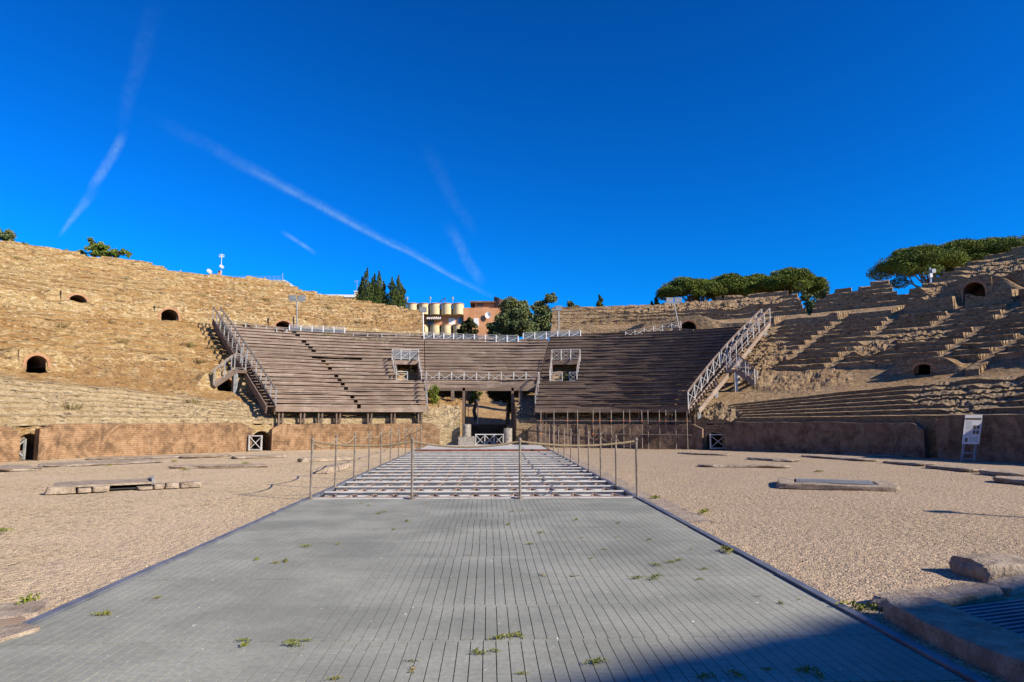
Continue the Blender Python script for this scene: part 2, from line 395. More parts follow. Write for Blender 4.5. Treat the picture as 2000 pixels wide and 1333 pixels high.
# loose pebbles on the nearer floor
rng = np.random.default_rng(5)
def pebbles(n, x0, x1, y0, y1):
    x = rng.uniform(x0, x1, n); y = y0 + (y1 - y0) * rng.random(n) ** 1.7
    keep = ((x < SX0 - .1) | (x > SX1 + .1)) & (np.abs(x) < 1.2 * y + 3) & (vnoise(x * .8, y * .8, 0, 4) + .35 * rng.random(len(x)) > .45); keep &= rng.random(n) < 1 - sst(y, 8, 15.5); x = x[keep]; y = y[keep]
    return x, y
x, y = pebbles(110000, -15, 15, 3.2, 16)
s = rng.uniform(.003, .008, len(x)) * (1 + 1.2 * (rng.random(len(x)) > .96)) * (.8 + y / 18)
base = np.array([(1, 0, 0), (0, 1, 0), (-1, 0, 0), (0, -1, 0), (0, 0, 1), (0, 0, -.4)], float)
tri = np.array([(0, 1, 4), (1, 2, 4), (2, 3, 4), (3, 0, 4)])
an = rng.uniform(0, 6.28, len(x)); fx = rng.uniform(.7, 1.4, len(x)); hz = rng.uniform(.5, .9, len(x))
V = base[None, :5] * np.stack([s * fx, s, s * hz], -1)[:, None, :]
ca, sa = np.cos(an)[:, None], np.sin(an)[:, None]
V = np.stack([V[..., 0] * ca - V[..., 1] * sa, V[..., 0] * sa + V[..., 1] * ca, V[..., 2]], -1)
V += np.stack([x, y, gz(x, y)], -1)[:, None, :]
Fq = (tri[None] + 5 * np.arange(len(x))[:, None, None]).reshape(-1, 3)
tag(link_mesh('gravel', V.reshape(-1, 3), Fq, 'pebble', None, np.repeat(rng.uniform(.35, 1.05, len(x)) * np.where(x > 0, .82, 1.0), 5)), 'loose beige gravel scattered over the arena floor', 'gravel', kind='stuff')  # pebbles right of centre carry the same painted shade in their tone

# ------------------------------------------------------------------ the seating banks
ARCHES = []                                 # t, r, width, height, zbase, side, kind
def arch_px(px, py, wpx, hpx, side, kind='arch'):
    t, r = cav(px, py); sc_ = (P(t, r)[1]) / F
    ARCHES.append(dict(t=t, r=r, w=wpx * sc_, h=hpx * sc_, z=1.3 + K * r - .06, side=side, kind=kind))
for a in [(150, 598, 33, 23, -1), (330, 626, 32, 23, -1), (553, 648, 34, 22, -1), (1345, 648, 32, 22, 1), (1905, 590, 38, 42, 1),
          (70, 716, 36, 23, -1), (438, 754, 27, 18, -1), (1805, 721, 34, 12, 1)]: arch_px(*a)
ARCHES += [dict(t=tr(*ground(501, 879)[:2])[0], r=.0, w=.95, h=.95, z=-.02, side=-1, kind='gate'), dict(t=tr(*ground(1403, 877)[:2])[0], r=.0, w=.85, h=.86, z=-.02, side=1, kind='gate'),
           dict(t=tr(*ground(29, 897)[:2])[0], r=.0, w=.95, h=1.0, z=-.02, side=-1, kind='gate')]
AISLES = []
for A, B in [((1551, 699), (1657, 620)), ((1722, 646), (1771, 603)), ((1839, 630), (1884, 599)), ((1846, 697), (1900, 656)), ((1919, 708), (1987, 667)), ((1621, 721), (1650, 697)), ((1960, 620), (1992, 592)), ((1515, 646), (1528, 630))]:
    q, v = cav(*A), cav(*B); AISLES.append((q, v))
def rim_fn(pairs):
    tt = []; rr = []
    for px, py in pairs:
        t, r = cav(px, py); tt.append(t); rr.append(r)
    return tt, rr
RIML = rim_fn([(0, 475), (60, 483), (130, 496), (175, 508), (200, 503), (250, 513), (285, 518), (320, 532), (370, 538), (420, 540), (490, 548), (548, 556), (575, 567), (640, 581), (700, 591), (760, 600), (826, 611)])
RIMR = rim_fn([(1080, 607), (1150, 603), (1250, 598), (1340, 594), (1440, 584), (1530, 575), (1560, 578), (1566, 600), (1578, 622), (1596, 592), (1628, 577), (1645, 566), (1662, 566), (1668, 573), (1700, 560), (1738, 549), (1746, 570), (1756, 584), (1772, 580), (1790, 570), (1850, 540), (1910, 512), (1950, 500), (2000, 487)])
def rim(t, side):
    if side < 0:
        r = np.interp(t, [-3.3, -1.3] + RIML[0] + [RIML[0][-1] + .006, .2], [20, 27.5] + RIML[1] + [9.3, 9.3])
    else:
        r = np.interp(t, [-.2, RIMR[0][0] - .006] + RIMR[0] + [1.1, 1.5, 4], [9.3, 9.3] + RIMR[1] + [26, 26, 24])
    return r + .35 * fbm(t * 22, 0, 7 * side, 31, 4) + .25 * fbm(t * 90, 0, 3 * side, 33, 2)
RW = 13.9; RM = 6.3
def Ri(t): return np.interp(np.abs(t), [.0, .55, .8, 1.0, 1.25], [1.9, 2.0, 3.4, 4.3, 4.8])
# profile slots: (zone, fraction) each column turns into r; 'e' marks riser edges
def profile():
    S = [('skirt', 0, 0), ('skirt', 0, 1)]
    def rows(z, n, key):
        for k in range(n):
            for q, u in (('b', 0), ('m', 0), ('e', 0), ('t', .2), ('t', .5), ('t', .8)): S.append((z, (k + u) / n, q, k, n))
    rows('ima', 7, 0)
    for k in range(14): S.append(('band', k / 14, 'x', 0, 1))
    rows('media', 10, 1)
    for q in ('b', 'm', 'e'): S.append(('wall', 0, q, 0, 1))
    for k in range(1, 8): S.append(('wall', k / 8, 'x', 0, 1))
    rows('summa', 13, 2)
    return S
PATCH = []                                  # collapsed patches on the banks: t, r, half sizes, amount
def patch(px, py, dx, dy, amt, side):
    t, r = cav(px, py); t2, r2 = cav(px + dx, py); t3, r3 = cav(px, py - dy)
    PATCH.append((t, r, abs(t2 - t) + .004, abs(r3 - r) + .2, amt, side))
for a in [(260, 720, 200, 28, 1, -1), (350, 735, 90, 25, 1, -1), (700, 630, 130, 40, 1, -1), (870, 800, 45, 45, 1, -1), (120, 790, 40, 12, .8, -1), (375, 805, 30, 10, .9, -1), (200, 560, 130, 22, .45, -1),
          (60, 560, 80, 30, .5, -1), (480, 800, 40, 30, .8, -1), (1560, 742, 130, 18, 1, 1), (1715, 680, 45, 14, 1, 1), (1790, 660, 90, 14, .8, 1), (1395, 820, 40, 40, 1, 1), (1350, 602, 230, 12, .9, 1), (1830, 775, 60, 25, .6, 1),
          (1900, 790, 60, 25, .7, 1), (1850, 570, 40, 18, .9, 1), (1500, 700, 40, 30, .9, 1), (1950, 530, 70, 20, .8, 1), (1950, 770, 60, 30, .65, 1), (1030, 800, 50, 50, .7, 1), (1480, 660, 30, 40, .8, 1)]: patch(*a)

def bank(side, ncol, tin, tout, tfine):
    S = profile(); n = len(S)
    U = np.concatenate([np.linspace(0, tfine, ncol - 90), np.linspace(tfine, 1, 91)[1:]])
    R = np.zeros((ncol, n)); T = np.zeros((ncol, n)); Z = np.zeros((ncol, n)); ZR = np.zeros((ncol, n)); ROW = np.zeros(n, bool)
    xin = -1.55 if side < 0 else 1.5
    def tcol(r):
        te = np.arcsin((xin - CX) / (EB + r)); return te + (tout - te) * U
    for j, q in enumerate(S):
        t0 = tcol(5.0)
        if q[0] == 'skirt': r = np.full(ncol, .36); z = np.full(ncol, -.1 if q[2] == 0 else 1.27); zr = z
        else:
            zn, fr, e, k, nn = q
            if zn == 'ima': a, b_ = .36, Ri(t0)
            elif zn == 'band': a, b_ = Ri(t0), RM
            elif zn == 'media': a, b_ = RM, RW
            elif zn == 'wall': a, b_ = RW, RW + 2.2
            else: a, b_ = RW + 2.2, 29.0
            r = a + (b_ - a) * fr + 0 * t0
            zc = 1.3 + K * r; zr = zc
            if zn in ('ima', 'media', 'summa'):
                dz = K * (b_ - a) / nn; rk = a + (b_ - a) * k / nn; zk = 1.3 + K * rk
                ero = fbm(t0 * 60 * side, k * 3.7, 5, 11 + side + k, 4)
                wear = {'ima': .35, 'media': .55, 'summa': .8}[zn] * (1.25 if side < 0 else .55)
                if e in 'bme':
                    tal = np.clip(.36 + .5 * fbm(t0 * 25, k * 1.3, 9, 19, 3), .08, .75) if side < 0 and zn != 'ima' else .5
                    z = zk + dz * (tal if e == 'm' else {'b': 0., 'e': .80}[e]) - (e == 'e') * dz * wear * np.clip(ero, 0, 1)
                    hd = (b_ - a) / nn
                    r = rk + ({'b': -.19 * hd if k else 0, 'm': .025, 'e': -.025 if zn != 'ima' else -.008} if side < 0 else {'b': 0.02, 'm': .03, 'e': -.01})[e] + (.10 * wear * (b_ - a) / nn) * ero * (e != 'b') * 2
                else: z = zk + dz * (.80 + .20 * (fr * nn - k)) - dz * wear * .3 * np.clip(ero, 0, 1) * (1 - (fr * nn - k))
                ROW[j] = True
            elif zn == 'wall':
                z = zc + (.85 if e != 'b' else 0) * (1 - fr) * (.5 if e == 'm' else 1.0)
                r = r + (.02 if e == 'm' else .04 if e == 'e' else 0)
                cut = sst(fbm(t0 * 14, 2, side, 77, 3), -.1, .25) * .5; z = zc + (z - zc) * (1 - cut)
            else: z = zc - .22 * math.sin(math.pi * fr)
        R[:, j] = r; T[:, j] = tcol(r); Z[:, j] = z; ZR[:, j] = zr
    X = CX + (EB + R) * np.sin(T); Y = CY + (EA + R) * np.cos(T)
    # collapse towards a rubble slope
    base = {-1: .24, 1: .0}[side]
    C = sst(fbm(X * .16, Y * .16, 2, 41 + side, 4), .30 - base * .7, .62 - base * .7)
    C *= np.where(R < Ri(T), .45, 1.0) if side < 0 else np.where(R < Ri(T), .3, 1.0)
    for (pt, pr, ht, hr, amt, sd) in PATCH:
        if sd == side:
            d = np.sqrt(((T - pt) / ht) ** 2 + ((R - pr) / hr) ** 2) + .35 * fbm(X * .7, Y * .7, 1, 51)
            C = np.maximum(C, amt * sst(d, 1.05, .65))
    rub = .22 * fbm(X * .9, Y * .9, 0, 61, 4) + .17 * fbm(X * 3, Y * 3, 0, 62, 4) + .12 * fbm(X * 7, Y * 7, 0, 63, 2)
    C[:, :2] = 0
    Z = Z + C * ((ZR + .03 + rub) - Z) * np.where(ROW, 1.0, .6)
    # stair aisles cut through the rows (crisp bank)
    if side > 0:
        for (ta, ra), (tb, rb) in AISLES:
            lo, hi = min(ra, rb) - .8, max(ra, rb) + .8
            tc = ta + (tb - ta) * (R - ra) / (rb - ra)
            m = (np.abs((T - tc) * (EB + R)) < .30) & (R > lo) & (R < hi)
            Z = np.where(m, 1.3 + K * R + .03 + .04 * fbm(X * 5, Y * 5, 0, 3), Z)
    # local vertical walls around vomitories
    for a in ARCHES:
        if a['side'] == side and a['kind'] == 'arch':
            lat = np.abs((T - a['t']) * (EB + R)); win = sst(lat, a['w'] * 2.3, a['w'] * .8)
            up = (R > a['r'] - .02) & (R < a['r'] + 3)
            zt = a['z'] + a['h'] + .3 + .0 * R
            Z = np.where(up, Z + win * np.maximum(0, np.minimum(zt, Z + 1.6) - Z), Z)
            dn = (R <= a['r'] - .02) & (R > a['r'] - 1.0)
            Z = np.where(dn & (lat < a['w'] * .7), np.minimum(Z, a['z'] + .02), Z)
    disp = .075 * fbm(X * 1.6, Y * 1.6, Z * 2.2, 71, 4) + .03 * fbm(X * 6, Y * 6, Z * 6, 73, 2)
    amp = (.62 if side < 0 else .42) * np.where(R < Ri(T), .6, 1.0)
    Z = Z + disp * amp; Z[:, 0] = -.1
    # the ragged rim: everything past it drops down the outer wall
    RM_ = rim(T[:, -1] * 0 + tcol(18.0), side)
    for i in range(ncol):
        bey = np.where(R[i] > RM_[i])[0]
        if len(bey):
            j = bey[0]; dr = RM_[i] - R[i, j]
            R[i, j] = RM_[i]; R[i, j + 1:] = RM_[i] + .25; Z[i, j + 1:] = -.3
    TC = np.stack([tcol(R[:, j]) for j in range(n)], 1)
    X = CX + (EB + R) * np.sin(TC); Y = CY + (EA + R) * np.cos(TC)
    dn2 = .06 * amp * fbm(X * 2.1, Y * 2.1, Z * 2.6, 81, 4)
    dn2[:, :2] = 0
    X = X - dn2 * np.sin(TC); Y = Y - dn2 * np.cos(TC)
    V = np.stack([X, Y, Z], -1)
    if side < 0: V = V[::1]
    idx = np.arange(ncol * n).reshape(ncol, n)
    Fq = np.stack([idx[:-1, :-1], idx[:-1, 1:], idx[1:, 1:], idx[1:, :-1]], -1)
    if side > 0: Fq = Fq[..., ::-1]
    zmax = Z
    dead = (Z[:-1, :-1] < -.2) & (Z[1:, :-1] < -.2) & (Z[:-1, 1:] < -.2) & (Z[1:, 1:] < -.2)
    mT = (TC[:-1, :-1] + TC[1:, 1:]) / 2; mR = (R[:-1, :-1] + R[1:, 1:]) / 2; mZ = (Z[:-1, :-1] + Z[1:, 1:] + Z[1:, :-1] + Z[:-1, 1:]) / 4
    for a in ARCHES:
        if a['side'] == side:
            lat = np.abs((mT - a['t']) * (EB + mR)); top = a['z'] + a['h'] - a['w'] * .5 + np.sqrt(np.clip((a['w'] * .5) ** 2 - lat ** 2, 0, None)) if a['h'] > a['w'] * .6 else a['z'] + a['h'] * np.sqrt(np.clip(1 - (lat / (a['w'] / 2)) ** 2, 0, 1))
            dead |= (lat < a['w'] * .49) & (mR > a['r'] - .25) & (mR < a['r'] + 1.7) & (mZ < top) & (mZ > a['z'] - .3)
    # end wall along the portal passage
    ew = np.concatenate([V[0], V[0] * np.array([1, 1, 0]) + np.array([0, 0, -.1])])
    ef = np.array([(j, j + 1, n + j + 1, n + j) for j in range(n - 1)])
    return V.reshape(-1, 3), Fq, dead, mT, mR, ew, ef

def sub_mesh(name, V, Fq, keep, material, parent=None):
    f = Fq[keep].reshape(-1, 4); u, inv = np.unique(f, return_inverse=True)
    mats = material if isinstance(material, tuple) else (material,)
    o = link_mesh(name, V[u], inv.reshape(-1, 4), mats[0], parent, smooth=False)
    if len(mats) > 1:
        o.data.materials.append(MATS[mats[1]]); kT, kR = mT[keep], mR[keep]
        if len(o.data.polygons) == len(kT): o.data.polygons.foreach_set('material_index', (kR < Ri(kT) + .12 * np.sin(kT * 60)).astype(np.int32))
    return o

def add_arches(root_for, side):
    for a in ARCHES:
        if a['side'] != side: continue
        root = root_for(a)
        o, tg = basis(a['t']); w2, h = a['w'] / 2, a['h']; rise = min(w2, h)
        def pt(u, zz, dr): c = P(a['t'], a['r'] + dr); return c + tg * u + np.array([0, 0, a['z'] + zz])
        prof = [(-w2, 0), (-w2, (h - rise) * .6)] + [(-w2 * math.cos(q), h - rise + rise * math.sin(q)) for q in np.linspace(0, math.pi, 15)] + [(w2, (h - rise) * .6), (w2, 0)]
        gate = a['kind'] == 'gate'; f0 = .36 if gate else -.10
        m = MB(); L = 2.0; vs = []; N_ = len(prof)
        for dr in (f0, .7, L): vs += [pt(u * 1.01, zz * 1.01, dr) for u, zz in prof]
        fs = [(k * N_ + i, k * N_ + i + 1, (k + 1) * N_ + i + 1, (k + 1) * N_ + i) for k in (0, 1) for i in range(N_ - 1)]
        fs.append(tuple(2 * N_ + i for i in range(N_)))
        fs += [(0, N_, 2 * N_, 3 * N_ - 1, 2 * N_ - 1, N_ - 1)]
        m.add(vs, fs); obj('arch_passage', m, 'brick_dark', root)
        # the wall around the opening
        m = MB(); f1 = f0 + .09; ww = w2 * 1.45 + .1; ztop = (1.25 if gate else h + .34)
        for i in range(N_ - 1):
            (u0, z0), (u1, z1) = prof[i], prof[i + 1]
            if abs(u1 - u0) > 1e-4: m.hexa([pt(u0, z0, f0), pt(u1, z1, f0), pt(u1, ztop + .03 * math.sin(9 * u1), f0), pt(u0, ztop + .03 * math.sin(9 * u0), f0), pt(u0, z0, f1), pt(u1, z1, f1), pt(u1, ztop + .03 * math.sin(9 * u1), f1), pt(u0, ztop + .03 * math.sin(9 * u0), f1)])
        if a['w'] > .7:
            for q0, q1 in ((-ww, -w2), (w2, ww)): m.hexa([pt(q0, -.25, f0), pt(q1, -.25, f0), pt(q1, ztop - (.12 if abs(q1) > w2 + .01 else 0), f0), pt(q0, ztop - (.12 if abs(q0) > w2 + .01 else 0), f0), pt(q0, -.25, f1), pt(q1, -.25, f1), pt(q1, ztop - (.12 if abs(q1) > w2 + .01 else 0), f1), pt(q0, ztop - (.12 if abs(q0) > w2 + .01 else 0), f1)])
        obj('arch_wall', m, 'tufa_gold' if side < 0 else 'tufa_brown', root)
        if a['kind'] == 'arch' and a['w'] > .6:
            th = .12; m2 = MB(); outer = [(u * (1 + th / w2), (zz + th * max(0, math.sin(math.pi * (i - 1) / (N_ - 3)))) if i not in (0, N_ - 1) else 0) for i, (u, zz) in enumerate(prof)]
            for i in range(N_ - 1):
                c = [pt(*prof[i], f0 - .04), pt(*prof[i + 1], f0 - .04), pt(*outer[i + 1], f0 - .04), pt(*outer[i], f0 - .04), pt(*prof[i], f0 + .2), pt(*prof[i + 1], f0 + .2), pt(*outer[i + 1], f0 + .2), pt(*outer[i], f0 + .2)]
                m2.hexa(c, .8 + .4 * ((i * 7) % 5) / 5)
            obj('arch_ring', m2, 'brick_arch', root)

V, Fq, dead, mT, mR, ew, ef = bank(-1, 800, -.04, -3.05, .47)
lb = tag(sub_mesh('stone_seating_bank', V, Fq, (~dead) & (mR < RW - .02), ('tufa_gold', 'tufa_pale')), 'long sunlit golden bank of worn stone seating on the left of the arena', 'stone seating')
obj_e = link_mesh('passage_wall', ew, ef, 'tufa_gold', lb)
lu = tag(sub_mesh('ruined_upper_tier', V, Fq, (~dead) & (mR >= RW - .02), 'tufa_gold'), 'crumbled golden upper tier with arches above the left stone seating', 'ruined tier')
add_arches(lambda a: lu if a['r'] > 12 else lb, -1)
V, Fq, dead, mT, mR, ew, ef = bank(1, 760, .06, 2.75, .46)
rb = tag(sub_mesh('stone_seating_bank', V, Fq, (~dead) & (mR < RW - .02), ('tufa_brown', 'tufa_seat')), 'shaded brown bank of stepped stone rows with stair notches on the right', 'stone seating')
link_mesh('passage_wall', ew, ef[:, ::-1].copy(), 'tufa_grey', rb)
def tpx(px, py): return cav(px, py)[0]
tg1, tg2 = tpx(1580, 615), tpx(1764, 582)
ru1 = tag(sub_mesh('ruined_wall', V, Fq, (~dead) & (mR >= RW - .02) & (mT < tg1), 'tufa_brown'), 'rubble rear wall with rounded end behind the right half of the wooden stand', 'ruined wall')
ru2 = tag(sub_mesh('ruined_wall', V, Fq, (~dead) & (mR >= RW - .02) & (mT >= tg1) & (mT < tg2), 'tufa_brown'), 'isolated broken masonry block between the two pine groups on the right rim', 'ruined wall')
ru3 = tag(sub_mesh('ruined_upper_tier', V, Fq, (~dead) & (mR >= RW - .02) & (mT >= tg2), 'tufa_brown'), 'highest shaded stone tier with a tall dark arch at far right', 'ruined tier')
add_arches(lambda a: rb if a['r'] < RW - .3 or a['h'] < .4 else (ru1 if a['t'] < tg1 else ru3), 1)

# ------------------------------------------------------------------ podium walls of brick
def podium(label, t0, t1, ztop, material, seed, name='podium_wall', r0=0.0, th=.34, rough_end=None):
    n = max(8, int(abs(t1 - t0) * 21 / .07)); ts = np.linspace(t0, t1, n); nz = 16
    s = np.concatenate([[0], np.cumsum(np.abs(np.diff(ts)) * 21.0)])
    top = ztop + .035 * fbm(ts * 40, 0, 0, seed) + .05 * fbm(ts * 12, 0, 0, seed + 1)
    e = np.minimum(s, s[-1] - s); top = top - .22 * sst(e, .5, 0.0) * (.6 + .8 * vnoise(ts * 50, 0, 0, seed))
    V = []; UV = []
    for j in range(nz + 3):
        for i in range(n):
            if j <= nz: r = r0; z = -.06 + (top[i] + .06) * j / nz
            elif j == nz + 1: r = r0 + th; z = top[i] + .01
            else: r = r0 + th; z = -.06
            rr = r + (.02 * fbm(s[i] * 1.5, z * 1.5, 0, seed + 5) + .012 * fbm(s[i] * 6, z * 6, 0, seed + 6) if j <= nz else 0)
            V.append(P(ts[i], rr, z)); UV.append((s[i] + seed * .37, z + (.05 if j > nz else 0)))
    idx = np.arange(n * (nz + 3)).reshape(nz + 3, n)
    Fq = np.stack([idx[:-1, :-1], idx[:-1, 1:], idx[1:, 1:], idx[1:, :-1]], -1).reshape(-1, 4)
    if t1 < t0: Fq = Fq[:, ::-1]
    caps = []
    V = np.array(V); UV = np.array(UV)
    for i in (0, n - 1):                    # end faces
        b0 = len(V); V = np.vstack([V, V[idx[:nz + 1, i]], [P(ts[i], r0 + th, V[idx[j, i]][2]) for j in range(nz + 1)]])
        UV = np.vstack([UV, UV[idx[:nz + 1, i]], UV[idx[:nz + 1, i]] + [.3, 0]])
        caps += [(b0 + j, b0 + j + 1, b0 + nz + 2 + j, b0 + nz + 1 + j) for j in range(nz)]
    Fq = np.vstack([Fq, np.array(caps)])
    return tag(link_mesh(name, V, Fq, material, None, None, UV), label, 'brick wall')
def tg_(px, py): q = ground(px, py); return tr(q[0], q[1])[0]
podium('long sunlit brick podium wall with dark stains at far left of arena', tg_(46, 897), tg_(481, 880), 1.30, 'brick_lit', 3)
podium('sunlit orange podium wall beneath the left wooden stand', tg_(521, 879), tg_(858, 874), 1.26, 'brick_lit', 11)
podium('stub of brick podium wall at left frame edge beyond the barrier', tg_(-60, 905), tg_(10, 899), 1.25, 'brick_lit', 17)
podium('dark brick podium wall behind the scaffolding tubes', tg_(1030, 874), tg_(1370, 879), 1.22, 'brick_dark', 23)
podium('long shaded brick podium wall below the right stone rows', tg_(1421, 879), tg_(1822, 893), 1.36, 'brick_dark', 29)
podium('tall shaded brick wall behind the leaning information board', tg_(1846, 895), tg_(2090, 915), 1.70, 'brick_dark', 37, r0=-.25, th=.5)
# ------------------------------------------------------------------ slot: grating deck, lattice trusses, kerbs
rnd = random.Random(7)
pit = MB(); pit.box(SX0, SX1, SYM, SYR + .0, -.38, -.25)
tag(obj('pit_floor', pit, 'pit_floor'), kind='structure')
pd = MB(); pd.box(SX0, SX1, SY0, SYM - .12, -.9, -.8); pd.box(SX0, SX1, SYM - .12, SYM - .02, -.9, -.06)
for xa, xb in ((SX0 - .1, SX0), (SX1, SX1 + .1)): pd.box(xa, xb, SY0, SY1 + 1, -.9, -.012)
pd.box(SX0, SX1, SYR, SYR + .1, -.9, -.06); pd.box(SX0, SX1, SYR + .1, SY1, -.3, -.15)
tag(obj('slot_lining', pd, 'pit_dark'), kind='structure')
deck = thing('grating_deck', 'wide grey metal grating deck covering the near part of the arena slot', 'metal grating', (-.3, 4, 0))
joints = [SYM - .04, 12.6, 11.7, 10.8, 9.85, 8.85, 7.9, 6.9, 5.92, 5.03, 4.18, 3.3, 2.4, 1.5, .6, -.5, -2, -4, -6.9]
for pi in range(len(joints) - 1):
    y1, y0 = joints[pi] - .006, joints[pi + 1] + .006; m = MB(); off = .03 + rnd.uniform(-.012, .012)
    near = y1 > 2; st = .021 if near else .06
    nb = max(2, int((y1 - y0) / st)); xs_ = np.arange(SX0 + .09 + off, SX1 - .05, .0895)
    xs_ = np.concatenate([[SX0 + .05], xs_, [SX1 - .05]]); dzp = rnd.uniform(-.003, .003); tp = rnd.uniform(.9, 1.06)
    vs = []; fs = []; ts = []
    for b_ in range(nb):
        ya = y0 + (y1 - y0) * b_ / nb; yb = ya + (y1 - y0) / nb * .74
        for i in range(len(xs_) - 1):
            xa, xb = xs_[i] + .0032, xs_[i + 1] - .0032
            if xb - xa < .01: continue
            o = len(vs)
            for z in (-.03 + dzp, .004 + dzp):
                vs += [(xa, ya, z), (xb, ya, z), (xb, yb, z), (xa, yb, z)]
            fs += [tuple(q + o for q in f) for f in ((4, 5, 6, 7), (0, 1, 5, 4), (3, 7, 6, 2), (0, 4, 7, 3), (1, 2, 6, 5))]
            ts += [tp * rnd.uniform(.94, 1.05)] * 8
    link_mesh('grating_panel', vs, np.array(fs), 'grating', deck, ts)
m = MB()
for y in joints[1:-1]: m.box(SX0 + .02, SX1 - .02, y - .04, y + .04, -.2, -.045)
for x_ in np.arange(SX0 + .5, SX1, 1.06): m.box(x_ - .03, x_ + .03, SY0, SYM - .15, -.30, -.205)
obj('support_beam', m, 'lacing_steel', deck)
kerb = thing('edge_frame', 'blue grey steel angle framing the long edges of the slot', 'steel frame', (-.3, 5, 0))
for xa, xb in ((SX0 - .035, SX0 + .045), (SX1 - .045, SX1 + .035)):
    y = SY0
    while y < SY1:
        m = MB(); L = rnd.uniform(2.6, 3.4); ye = min(y + L, SY1)
        m.box(xa, xb, y + .004, ye - .004, -.04, .024 + rnd.uniform(-.004, .004)); obj('angle_bar', m, 'blue_steel', kerb); y = ye
kc = MB()
for k in range(7):
    y = 10.3 + k * 3.0; kc.box(SX1 + .04, SX1 + .42 + rnd.uniform(-.04, .06), y + .01, y + 2.97, -.06, .008 + rnd.uniform(-.006, .008))
tag(obj('concrete_strip', kc, 'slab_stone'), kind='structure')
# open lattice of trusses
lat = thing('lattice_frame', 'open lattice of pale steel trusses over the fenced far part of the slot', 'steel lattice', (-.3, 20, 0))
ny = 17; ybs = np.linspace(SYM + .06, SYR - .12, ny)
for k, y in enumerate(ybs):
    m = MB(); dx = .062 if k % 3 else .085
    m.box(SX0 + .06, SX1 - .06, y - dx, y + dx, .0, .02); m.box(SX0 + .06, SX1 - .06, y - .010, y + .010, -.09, -.002)
    obj('truss_beam', m, 'beam_paint', lat)
    if k < ny - 1:
        m = MB(); yn = ybs[k + 1]; n = 30; xz = np.linspace(SX0 + .1, SX1 - .1, n + 1); zz = -.045
        for i in range(n):
            a, b_ = (y + .1, yn - .1) if i % 2 == 0 else (yn - .1, y + .1)
            m.beam((xz[i], a, zz - .004 * (i % 2)), (xz[i + 1], b_, zz - .004 * (i % 2)), .045, .05)
        obj('zigzag_brace', m, 'lacing_steel', lat)
m = MB(); m.box(SX0 - .02, SX1 + .02, SYM - .02, SYM - .0, -.04, .012); m.box(SX0, SX1, SYM - .012, SYM + .02, .013, .026)
obj('rusty_edge_bar', m, 'rust_steel', lat)
fd = thing('raised_deck', 'pale raised deck with dark red edge at the far end of the slot', 'metal deck', (-.1, 33, 0))
m = MB(); m.box(SX0 + .25, SX1 - .15, SYR, SYR + .06, -.1, .115); obj('red_edge_beam', m, 'rust_steel', fd)
for k in range(6):
    m = MB(); y = SYR + .07 + k * .93; m.box(SX0 + .35, SX1 - .25, y, y + .92, .08, .118 + .002 * (k % 2)); obj('deck_panel', m, 'pale_steel', fd)

# rope posts along the slot
PH = 1.14
def rope_post(x, y, label, group, h=PH):
    t = thing('rope_post', label, 'rope post', (x, y, 0), group)
    m = MB(); m.tube([(x, y, .0), (x, y, h)], .024, 10); obj('shaft', m, 'post_steel', t)
    m = MB(); m.cyl(x, y, .0, .03, .07, 12); obj('base_plate', m, 'post_steel', t)
    m = MB(); m.tube([(x, y, h), (x, y, h + .03), (x, y, h + .05)], [.034, .034, .015], 10); m.tube([(x - .0, y - .05, h - .02), (x, y + .05, h - .02)], .012, 6); obj('cap', m, 'post_steel', t)
    return t
def span(m, a, b_, sag, r=.017):
    a = np.array(a); b_ = np.array(b_); m.tube([a + (b_ - a) * u + np.array([0, 0, -sag * 4 * u * (1 - u)]) for u in np.linspace(0, 1, 9)], r, 6, cap=False)
ORD = ['first', 'second', 'third', 'fourth', 'fifth', 'sixth', 'seventh', 'eighth', 'ninth', 'tenth', 'eleventh', 'twelfth', 'thirteenth', 'fourteenth']
yl = [SYM + 2.15 * k for k in range(1, 11)]
Lx, Rx = SX0 + .05, SX1 - .02
gpn = 'rope posts round the open lattice'
near = [(Lx + .02, SYM - .03, 'near left corner rope post where the deck meets the lattice'), (-1.5, SYM - .1, 'left middle rope post on the near edge of the lattice'),
        (.62, SYM - .1, 'right middle rope post on the near edge of the lattice'), (Rx, SYM - .03, 'near right corner rope post where the deck meets the lattice')]
for x, y, l in near: rope_post(x, y, l, gpn)
for sx, nm in ((Lx, 'left'), (Rx, 'right')):
    for i, y in enumerate(yl): rope_post(sx, y, '%s rope post behind the near corner along the %s edge of lattice' % (ORD[i], nm), gpn)
farx = [Lx, -1.75, -1.0, 1.05, 1.6, Rx]
for i, x in enumerate(farx): rope_post(x, yl[-1] + 2.3, '%s rope post from the left in the far row before the gate' % ORD[i], gpn)
m = MB()
for i in range(3): span(m, (near[i][0], near[i][1], PH - .02), (near[i + 1][0], near[i + 1][1], PH - .02), .09 if i != 1 else .11, .02)
tag(obj('barrier_rope', m, 'rope'), 'rope strung across the near end of the lattice between four posts', 'rope')
for sx, nm in ((Lx, 'left'), (Rx, 'right')):
    m = MB(); yy = [SYM - .03] + yl + [yl[-1] + 2.3]
    for i in range(len(yy) - 1): span(m, (sx, yy[i], PH - .02), (sx, yy[i + 1], PH - .02), .13 + .04 * rnd.random(), .016)
    tag(obj('barrier_rope', m, 'rope'), 'sagging rope along the %s row of posts beside the lattice' % nm, 'rope')
m = MB()
for i in range(5):
    if i != 2: span(m, (farx[i], yl[-1] + 2.3, PH - .02), (farx[i + 1], yl[-1] + 2.3, PH - .02), .03, .016)
tag(obj('barrier_rope', m, 'rope'), 'distant rope across the far end of the slot near the portal', 'rope')

